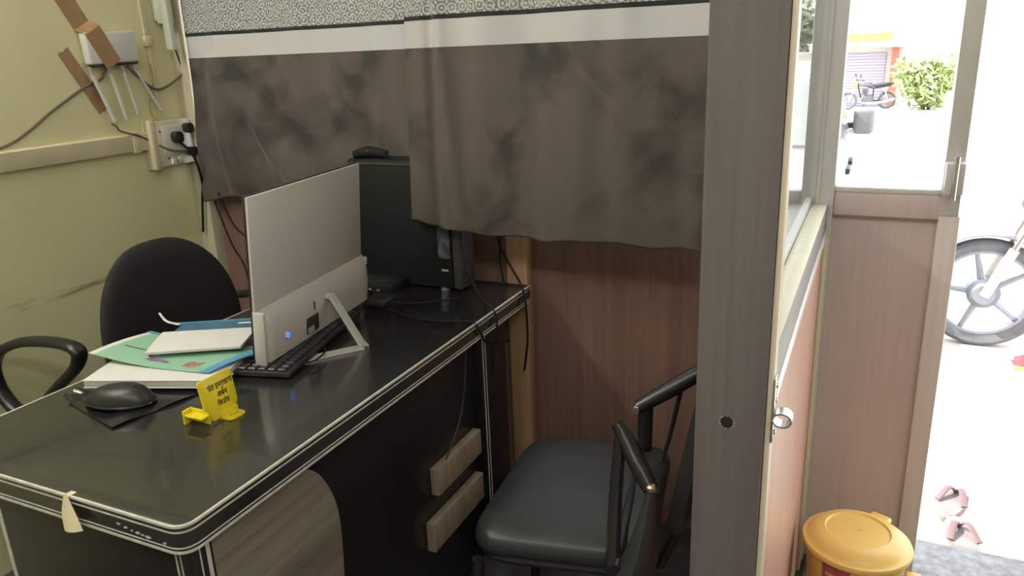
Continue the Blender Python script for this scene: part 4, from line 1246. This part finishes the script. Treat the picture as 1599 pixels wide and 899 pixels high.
# ------------------------------------------------------------------ things on the left wall
WX = -2.26
rt = thing('wifi_router', 'white router taped to the wall with four antennas hanging down', 'router', (WX, 1.80, 1.5))
RT = Matrix.Translation((WX, 1.780, 1.503)) @ Matrix.Rotation(math.radians(2), 4, 'X')
MB(RT).box((0.004, -0.088, -0.047), (0.034, 0.098, 0.050), 0.007, 3).build('router_body', M['router_white'], rt)
MB(RT).box((0.012, -0.082, -0.055), (0.028, 0.092, -0.046), 0.002).build('port_edge', M['label_dark'], rt)
MB(RT).box((0.0342, 0.0, 0.006), (0.0348, 0.012, 0.009)).build('mark', M['label_tan'], rt)
for (ya, yb, zb, r) in ((-0.082, -0.040, -0.225, .0065), (-0.016, 0.004, -0.224, .0055), (0.033, 0.052, -0.212, .005), (0.080, 0.146, -0.210, .006)):
    an = MB(RT)
    an.tube([(0.022, ya, -0.075), (0.026, yb, zb)], r, 10, flat=(1.15, .8))
    aob = an.build('antenna', M['router_white'], rt)
    MB(RT).tube([(0.02, ya - .004, -0.052), (0.022, ya, -0.078)], 0.0055, 10).build('hinge', M['label_tan'], aob)
def tape(p0, p1, w, bulge, label, name='tape_strip'):
    p0 = Vector(p0); p1 = Vector(p1); d = (p1 - p0); s = Vector((0, -d.z, d.y)).normalized() * w / 2
    m = MB()
    def f(u, v):
        p = p0 + d * u + s * (2 * v - 1)
        return (WX + .0008 + bulge(u), p.y, p.z + .003 * math.sin(v * 9) * (1 if u in (0, 1) else 0))
    m.grid(f, 40, 4, 0.0005)
    return tag(m.build(name, M['tape_brown']), label, 'tape')
def over(u):
    return 0.0355 * ss(.42, .50, u) * (1 - ss(.965, 1.0, u) * .0)
tape((0, 1.665, 1.66), (0, 1.775, 1.452), 0.062, over, 'upper brown parcel tape strip stuck over the router')
tape((0, 1.632, 1.497), (0, 1.735, 1.312), 0.042, lambda u: .0012 + .004 * ss(.55, .62, u) * (1 - ss(.7, .8, u)), 'lower brown parcel tape strip under the router')

def wire(name, label, pts, r, mat, cat='cable', group=None):
    return tag(MB().tube(pts, r, 8, 7).build(name, mat), label, cat, group)
wire('network_cable', 'grey cable sagging along the left wall to the router',
     [(WX + .006, 1.15, 1.20), (WX + .006, 1.38, 1.238), (WX + .006, 1.47, 1.275), (WX + .006, 1.56, 1.328), (WX + .008, 1.68, 1.390), (WX + .010, 1.735, 1.408), (WX + .012, 1.755, 1.432), (WX + .02, 1.755, 1.449)], 0.0042, M['cable_grey'])
wire('power_cable', 'dark cable looping from the router behind the curtain',
     [(WX + .02, 1.835, 1.446), (WX + .02, 1.87, 1.41), (WX + .018, 1.93, 1.368), (WX + .02, 1.985, 1.375), (WX + .03, 2.04, 1.41), (WX + .035, 2.06, 1.45)], 0.004, M['cable_grey'])
wire('thin_wire', 'thin yellow wire curling below the router onto the socket board',
     [(WX + .014, 1.93, 1.45), (WX + .014, 1.932, 1.40), (WX + .014, 1.905, 1.34), (WX + .014, 1.905, 1.28), (WX + .03, 1.95, 1.245), (WX + .04, 2.02, 1.215), (WX + .05, 2.06, 1.20)], 0.0022, M['cable_yellow'])
wire('thin_wire', 'thin dark wire running down beside the curtain edge',
     [(WX + .03, 2.03, 1.50), (WX + .035, 2.045, 1.42), (WX + .04, 2.05, 1.33), (WX + .045, 2.052, 1.25)], 0.0024, M['cable_black'])

cd = thing('vertical_conduit', 'thin cream conduit running down the wall right of the router', 'conduit', (WX, 1.935, 1.2))
MB().box((WX, 1.930, 1.53), (WX + .014, 1.952, 2.74), 0.004).build('casing', M['pvc'], cd)
MB().box((WX, 1.927, 1.505), (WX + .018, 1.957, 1.54), 0.004).build('joint', M['pvc'], cd)
MB().box((WX, 1.936, 1.24), (WX + .012, 1.952, 1.51), 0.004).build('casing', M['pvc'], cd)
tr = thing('cable_trunking', 'horizontal cream cable trunking along the left wall', 'trunking', (WX, 1.3, 1.18))
MB().prism([(WX, 0.2, 1.17), (WX + .022, 0.2, 1.172), (WX + .024, 0.2, 1.176), (WX + .024, 0.2, 1.225), (WX + .02, 0.2, 1.229), (WX, 0.2, 1.231)], (0, 1.665, 0)).build('casing', M['pvc'], tr)
MB().box((WX, 1.80, 1.166), (WX + .026, 1.83, 1.235), 0.004).build('joint', M['pvc'], tr)
wire('loose_wire', 'frayed grey wire end poking out above the trunking',
     [(WX + .012, 1.742, 1.27), (WX + .02, 1.752, 1.262), (WX + .016, 1.765, 1.246), (WX + .026, 1.79, 1.234), (WX + .03, 1.82, 1.225), (WX + .026, 1.86, 1.205), (WX + .05, 1.92, 1.165), (WX + .06, 2.0, 1.15)], 0.003, M['cable_grey'])

bd = thing('socket_board', 'cream wooden socket board with plugs on the left wall', 'socket board', (WX, 1.98, 1.18))
MB().box((WX, 1.868, 1.108), (WX + .040, 2.035, 1.262), 0.004).build('board_box', M['board'], bd)
MB().box((WX, 1.860, 1.102), (WX + .044, 1.884, 1.268), 0.004).build('side_strip', M['pvc'], bd)
MB().box((WX + .040, 1.905, 1.145), (WX + .045, 2.02, 1.245), 0.002).build('socket_plate', M['router_white'], bd)
for (y, z) in ((1.90, 1.228), (1.92, 1.135), (2.00, 1.20)): MB().lathe([(0, 0), (.0035, 0), (.0035, .0012), (0, .0012)], (WX + .0402, y, z), 12, rot=Matrix.Rotation(PI / 2, 3, 'Y')).build('screw', M['label_dark'], bd)
MB().box((WX + .040, 1.925, 1.112), (WX + .052, 1.945, 1.134), 0.002).build('switch', M['pvc_white'], bd)
MB().box((WX + .040, 1.955, 1.114), (WX + .049, 1.975, 1.136), 0.002).build('switch', M['board'], bd)

def plug(y, z, label, s=1.0, cable=None):
    t = thing('power_plug', label, 'plug', (WX + .045, y, z))
    o = rounded([(y - .014 * s, z + .018 * s), (y + .012 * s, z + .018 * s), (y + .020 * s, z - .004 * s), (y + .010 * s, z - .022 * s), (y - .010 * s, z - .022 * s), (y - .020 * s, z - .002 * s)], .006 * s, 4)
    MB().prism([(WX + .045, p.x, p.y) for p in o], (.026, 0, 0), bev=.004).build('plug_body', M['black_plastic'], t)
    if cable: MB().tube(cable, 0.0045, 8, 6).build('lead', M['cable_black'], t)
plug(1.955, 1.205, 'black three-pin plug with a lead on the socket board', 1.0,
     [(WX + .06, 1.957, 1.188), (WX + .075, 1.972, 1.165), (WX + .085, 1.985, 1.14), (WX + .085, 2.0, 1.09), (WX + .07, 2.02, 1.03), (WX + .05, 2.025, 0.96), (WX + .03, 2.025, 0.85)])
plug(2.008, 1.232, 'black plug at the upper right corner of the socket board', 0.85)
plug(2.012, 1.150, 'black plug at the lower right corner of the socket board', 0.8)
wire('hanging_wire', 'thin dark wire hanging down the corner below the left curtain', [(-2.16, 2.03, 1.0), (-2.15, 2.045, 0.9), (-2.12, 2.05, 0.8), (-2.08, 2.055, 0.72), (-2.07, 2.06, 0.60)], 0.003, M['cable_black'])
wire('hanging_wire', 'second thin wire looping across the orange panel below the left curtain', [(-2.13, 2.03, 1.0), (-2.10, 2.05, 0.88), (-2.05, 2.06, 0.82), (-2.0, 2.065, 0.70)], 0.003, M['cable_black'])

pa = thing('plug_adapter', 'white adapter with a dark probe hanging by the curtain top', 'adapter', (WX + .02, 2.0, 1.6))
MB().box((WX, 1.985, 1.588), (WX + .035, 2.03, 1.72), 0.004).build('adapter_case', M['pvc_white'], pa)
MB().tube([(WX + .02, 2.012, 1.589), (WX + .02, 2.018, 1.55)], [0.004, 0.0015], 8).build('probe', M['alloy'], pa)
pc = thing('white_casing', 'pale plastic casing lengths hanging beside the curtain edge', 'casing', (-2.21, 2.03, 1.5))
MB().box((-2.243, 1.985, 1.578), (-2.205, 2.025, 2.25), 0.004).build('long_length', M['pvc_white'], pc)
MB().box((-2.208, 1.975, 1.492), (-2.178, 1.995, 2.0), 0.003).build('short_length', M['pvc_white'], pc)

# ------------------------------------------------------------------ wires over the far end of the desk
wire('hanging_cable', 'black cable hanging in front of the beige post', [(-1.02, 2.035, 1.0), (-1.015, 2.03, 0.90), (-0.985, 2.025, 0.84), (-0.925, 1.99, 0.775), (-0.908, 1.98, 0.72), (-0.905, 1.98, 0.62), (-0.915, 1.985, 0.55), (-0.925, 1.99, 0.50)], 0.0036, M['cable_black'])
wire('hanging_cable', 'second black cable crossing the beige post into the desk', [(-1.03, 2.03, 1.0), (-1.01, 2.035, 0.93), (-1.012, 2.03, 0.84), (-1.0, 2.02, 0.79), (-0.99, 2.0, 0.7648)], 0.0036, M['cable_black'])
wire('hanging_cable', 'black cable falling from the curtain over the desk edge', [(-1.075, 1.915, 1.0), (-1.07, 1.90, 0.92), (-1.04, 1.88, 0.83), (-0.99, 1.86, 0.767), (-0.93, 1.80, 0.7655), (-0.910, 1.79, 0.73), (-0.915, 1.77, 0.65), (-0.92, 1.765, 0.58)], 0.0034, M['cable_black'])
wire('desk_cable', 'black cable trailing across the desk top and down its side', [(-1.20, 1.70, 0.765), (-1.10, 1.66, 0.765), (-1.0, 1.66, 0.765), (-0.935, 1.68, 0.766), (-0.912, 1.69, 0.74), (-0.915, 1.72, 0.70), (-0.915, 1.80, 0.665), (-0.92, 1.88, 0.64)], 0.0036, M['cable_black'])
wire('side_cable', 'thin black cable hanging down the black desk front beside the wood strips', [(-0.94, 1.66, 0.70), (-0.945, 1.65, 0.60), (-0.95, 1.63, 0.52), (-0.945, 1.58, 0.475), (-0.94, 1.52, 0.44)], 0.0026, M['cable_dim'])

# ------------------------------------------------------------------ office chair behind the desk
oc = thing('office_chair', 'black swivel office chair with a rounded fabric back behind the desk', 'chair', (-1.86, 1.42, 0))
CX, CY = -1.86, 1.505
def back(u, v):
    a = 2 * PI * u
    # egg-shaped outline in the y-z plane
    ca, sa = math.cos(a), math.sin(a)
    ry = 0.245 * (1 - .10 * sa) if sa > 0 else 0.245
    rz = 0.265
    e = 0.82
    y = math.copysign(abs(ca) ** e, ca) * ry; z = math.copysign(abs(sa) ** e, sa) * rz
    s = math.sin(v * PI / 2) if v <= 1 else 0
    return y, z
def back_surf(sign, dep):
    def f(u, v):
        y, z = back(u, 0)
        r = math.cos(v * PI / 2) ** .55 if v < 1 else 0
        x = sign * dep * math.sin(v * PI / 2)
        return (CX + x + .04 * ((y * r) / .24) ** 2 - .06 * (z * r), CY + y * r, 0.70 + z * r)
    return f
bm_ = MB(); bm_.grid(back_surf(1, .035), 56, 10); bm_.grid(back_surf(-1, .045), 56, 10)
bmesh.ops.remove_doubles(bm_.bm, verts=bm_.bm.verts[:], dist=0.0005)
bm_.build('backrest', M['fabric_black'], oc, angle=80)
sm_ = MB().box((-1.86, 1.29, 0.43), (-1.45, 1.75, 0.51), 0.038, 4)
sm_.build('seat', M['fabric_black'], oc, angle=60)
MB().box((-1.94, 1.49, 0.40), (-1.90, 1.57, 0.68), 0.012).build('back_bracket', M['chair_black'], oc)
MB().box((-1.94, 1.46, 0.395), (-1.55, 1.60, 0.432), 0.01).build('seat_plate', M['chair_black'], oc)
def arm_loop(pts):
    MB().tube(pts, 0.017, 12, 6, closed=True, flat=(1.3, .8)).build('armrest', M['chair_black'], oc, angle=80)
ay = 1.185
arm_loop([(-2.15, ay, .705), (-2.05, ay, .745), (-1.94, ay, .762), (-1.85, ay, .764), (-1.812, ay, .748), (-1.835, ay, .705), (-1.91, ay, .648), (-1.98, ay, .592), (-2.03, ay, .535), (-2.09, ay, .515), (-2.15, ay, .535), (-2.195, ay, .585), (-2.20, ay, .65)])
arm_loop([(-2.02, 1.875, .66), (-1.90, 1.875, .69), (-1.80, 1.875, .70), (-1.72, 1.875, .69), (-1.70, 1.875, .655), (-1.78, 1.875, .58), (-1.84, 1.875, .52), (-1.90, 1.875, .49), (-1.98, 1.875, .50), (-2.04, 1.875, .55), (-2.06, 1.875, .61)])
for y0, y1 in ((ay, 1.33), (1.875, 1.72)):
    MB().tube([(-1.97 if y0 < 1.5 else -1.93, y0, .585 if y0 < 1.5 else .50), (-1.86, (y0 + y1) / 2, .45), (-1.75, y1, .42)], 0.018, 10, 5, flat=(1.2, .7)).build('arm_bracket', M['chair_black'], oc)
MB().tube([(-1.66, 1.53, .09), (-1.66, 1.53, .40)], 0.028, 16).build('gas_lift', M['tube_black'], oc)
bs = MB()
for k in range(5):
    a = 2 * PI * k / 5 + .3
    bs.tube([(-1.66 + math.cos(a) * .03, 1.53 + math.sin(a) * .03, .115), (-1.66 + math.cos(a) * .25, 1.53 + math.sin(a) * .25, .075)], [0.028, 0.018], 8)
bs.build('star_base', M['chair_black'], oc)
for k in range(5):
    a = 2 * PI * k / 5 + .3
    MB().lathe([(0, -.022), (.024, -.022), (.028, -.012), (.028, .012), (.024, .022), (0, .022)], (-1.66 + math.cos(a) * .25, 1.53 + math.sin(a) * .25, .029), 18, rot=Matrix.Rotation(PI / 2, 3, 'X')).build('castor', M['rubber'], oc)

# ------------------------------------------------------------------ visitor chair in front of the desk
vc = thing('visitor_chair', 'black metal framed visitor chair with a padded vinyl seat', 'chair', (-0.5, 1.48, 0))
sr = math.radians(10)
ST = Matrix.Translation((-0.555, 1.50, 0)) @ Matrix.Rotation(sr, 4, 'Z')
so = rounded([(-.215, -.235), (.17, -.225), (.19, .235), (-.18, .235)], [.085, .03, .06, .10], 8)
mb = MB(ST)
cen = Vector((0, 0)); rings = []
for (k, z) in ((.94, .405), (1.0, .412), (1.015, .43), (1.0, .447), (.96, .457), (.85, .464), (.6, .470), (.3, .473)):
    rings.append([mb.bm.verts.new((p.x * k, p.y * k, z)) for p in so])
for i in range(len(rings) - 1):
    n = len(so)
    for k in range(n): mb.bm.faces.new((rings[i][k], rings[i][(k + 1) % n], rings[i + 1][(k + 1) % n], rings[i + 1][k]))
mb.bm.faces.new(list(reversed(rings[0]))); mb.bm.faces.new(rings[-1])
mb._fin(list(mb.bm.verts))
mb.build('seat', M['vinyl'], vc, angle=70)
# seat rail along the rear edge
MB().tube([(-0.49, 1.735, .45), (-0.44, 1.50, .455), (-0.395, 1.235, .455)], 0.017, 12, 5).build('rear_seat_rail', M['tube_black'], vc)
MB(ST).tube([(p.x * .93, p.y * .93, .398) for p in so], 0.012, 8, closed=True).build('seat_ring', M['tube_black'], vc)
# far arm: sloping pad, front post and thin rod
fa = MB().tube([(-0.478, 1.69, .590), (-0.41, 1.715, .635), (-0.335, 1.745, .685), (-0.28, 1.77, .715)], [0.019, 0.021, 0.021, 0.018], 12, 5, flat=(1.0, .95)).build('armrest', M['tube_black'], vc)
MB().lathe([(0, 0), (.009, 0), (.008, .003), (0, .004)], (-0.478, 1.671, .592), 14, rot=Matrix.Rotation(PI / 2, 3, 'X')).build('arm_end_cap', M['chrome'], fa)
MB().tube([(-0.462, 1.70, .60), (-0.465, 1.71, .50), (-0.470, 1.72, .40)], [.020, .019, .018], 12, 4).build('arm_post', M['tube_black'], vc)
MB().tube([(-0.378, 1.73, .655), (-0.40, 1.70, .52), (-0.42, 1.66, .42)], 0.0055, 8, 4).build('arm_rod', M['tube_black'], vc)
# near arm: slanting pad that ends in a bare brass tip
na_ = MB().tube([(-0.425, 1.345, .722), (-0.405, 1.34, .695), (-0.365, 1.31, .650), (-0.338, 1.29, .622)], [0.012, 0.018, 0.019, 0.016], 12, 5).build('armrest', M['tube_black'], vc)
MB().lathe([(0, .008), (.006, .007), (.010, .003), (.010, -.005), (0, -.006)], (-0.335, 1.283, .630), 14).build('worn_tip', M['brass'], na_)
MB().tube([(-0.415, 1.34, .700), (-0.415, 1.31, .58), (-0.405, 1.26, .45), (-0.40, 1.24, .40)], [.012, .014, .015, .014], 10, 5).build('arm_post', M['tube_black'], vc)
MB().tube([(-0.334, 1.287, .622), (-0.347, 1.282, .50), (-0.380, 1.275, .36), (-0.38, 1.27, .20), (-0.375, 1.27, 0.005)], [.018, .048, .085, .062, .020], 14, 6, flat=(1.0, .6)).build('rear_leg', M['vinyl'], vc)
MB().tube([(-0.30, 1.80, .70), (-0.31, 1.79, .40), (-0.32, 1.78, 0.005)], [.016, .018, .018], 12, 4).build('rear_leg', M['tube_black'], vc)
MB().tube([(-0.70, 1.235, .40), (-0.715, 1.225, .22), (-0.73, 1.22, 0.005)], 0.014, 12, 4).build('front_leg', M['tube_black'], vc)
MB().tube([(-0.74, 1.66, .40), (-0.755, 1.67, .22), (-0.77, 1.68, 0.005)], 0.014, 12, 4).build('front_leg', M['tube_black'], vc)
# padded back, leaning towards the partition
def vb(u, v):
    y = 1.33 + u * .44; z = .50 + v * .30
    e = (abs(2 * u - 1) ** 4 + abs(2 * v - 1) ** 4)
    return (-0.285 + .055 * v + .03 * (2 * u - 1) ** 2 * -.6 + .012 * min(1, e), y, z)
MB().grid(vb, 20, 16, 0.03).build('backrest', M['vinyl'], vc, angle=60)
MB().tube([(-0.335, 1.36, .40), (-0.285, 1.36, .55), (-0.245, 1.37, .76)], 0.012, 10, 4).build('back_upright', M['tube_black'], vc)
MB().tube([(-0.335, 1.74, .40), (-0.285, 1.74, .55), (-0.245, 1.73, .76)], 0.012, 10, 4).build('back_upright', M['tube_black'], vc)

# ------------------------------------------------------------------ yellow bin
bn = thing('waste_bin', 'round yellow plastic bin with a domed lid beside the brown panel', 'bin', (0.04, 1.765, 0))
BC = (0.042, 1.768, 0)
MB().lathe([(0, 0.0), (.088, 0.0), (.092, .006), (.112, .285), (.110, .288), (.106, .285), (.088, .012), (0, .010)], BC, 56).build('bucket', M['bin_yellow'], bn)
LR = Matrix.Rotation(0, 3, 'X')
lid = MB().lathe([(.104, .283), (.121, .281), (.1235, .288), (.121, .2945), (.113, .297), (.108, .303), (.098, .313), (.085, .319), (.0735, .3215), (.072, .3195), (.070, .3175), (.067, .3180), (.03, .3195), (0, .320)], BC, 64).build('lid', M['bin_yellow'], bn, angle=50)
mk = MB()
for (x, y) in ((-.006, -.004), (.001, -.006), (.004, .001)): mk.box((BC[0] + x, BC[1] + y, .3192), (BC[0] + x + .0045, BC[1] + y + .0025, .3203))
mk.build('embossed_mark', M['label_tan'], lid)
MB().box((0.065, 1.858, .286), (0.115, 1.892, .302), 0.006, 3, rot=Matrix.Rotation(math.radians(-25), 3, 'Z')).build('hinge', M['bin_yellow'], bn)
lug = MB().box((0.150, 1.700, .255), (0.182, 1.722, .270), 0.004).build('handle_lug', M['bin_yellow'], bn)
MB().tube([(0.158, 1.708, .262), (0.152, 1.690, .20), (0.12, 1.662, .13), (0.06, 1.650, .10), (-0.01, 1.660, .13)], 0.003, 8, 6).build('wire_handle', M['alloy'], bn)
stk = MB()
def stick(u, v, off=.0012):
    a = math.radians(-128 + u * 34); z = .19 + v * .085
    r = .092 + (.112 - .092) * z / .285 + off
    return (BC[0] + math.cos(a) * r, BC[1] + math.sin(a) * r, z)
stk.grid(stick, 12, 4, 0.0004)
so_ = stk.build('red_sticker', M['red_print'], bn)
pr = MB()
for (u0, u1, v0, v1) in ((.15, .55, .62, .74), (.15, .75, .40, .50), (.15, .45, .2, .28)):
    pr.grid(lambda u, v: stick(u0 + (u1 - u0) * u, v0 + (v1 - v0) * v, .0022), 6, 2, 0.0003)
pr.build('sticker_print', M['red_print_pale'], so_)
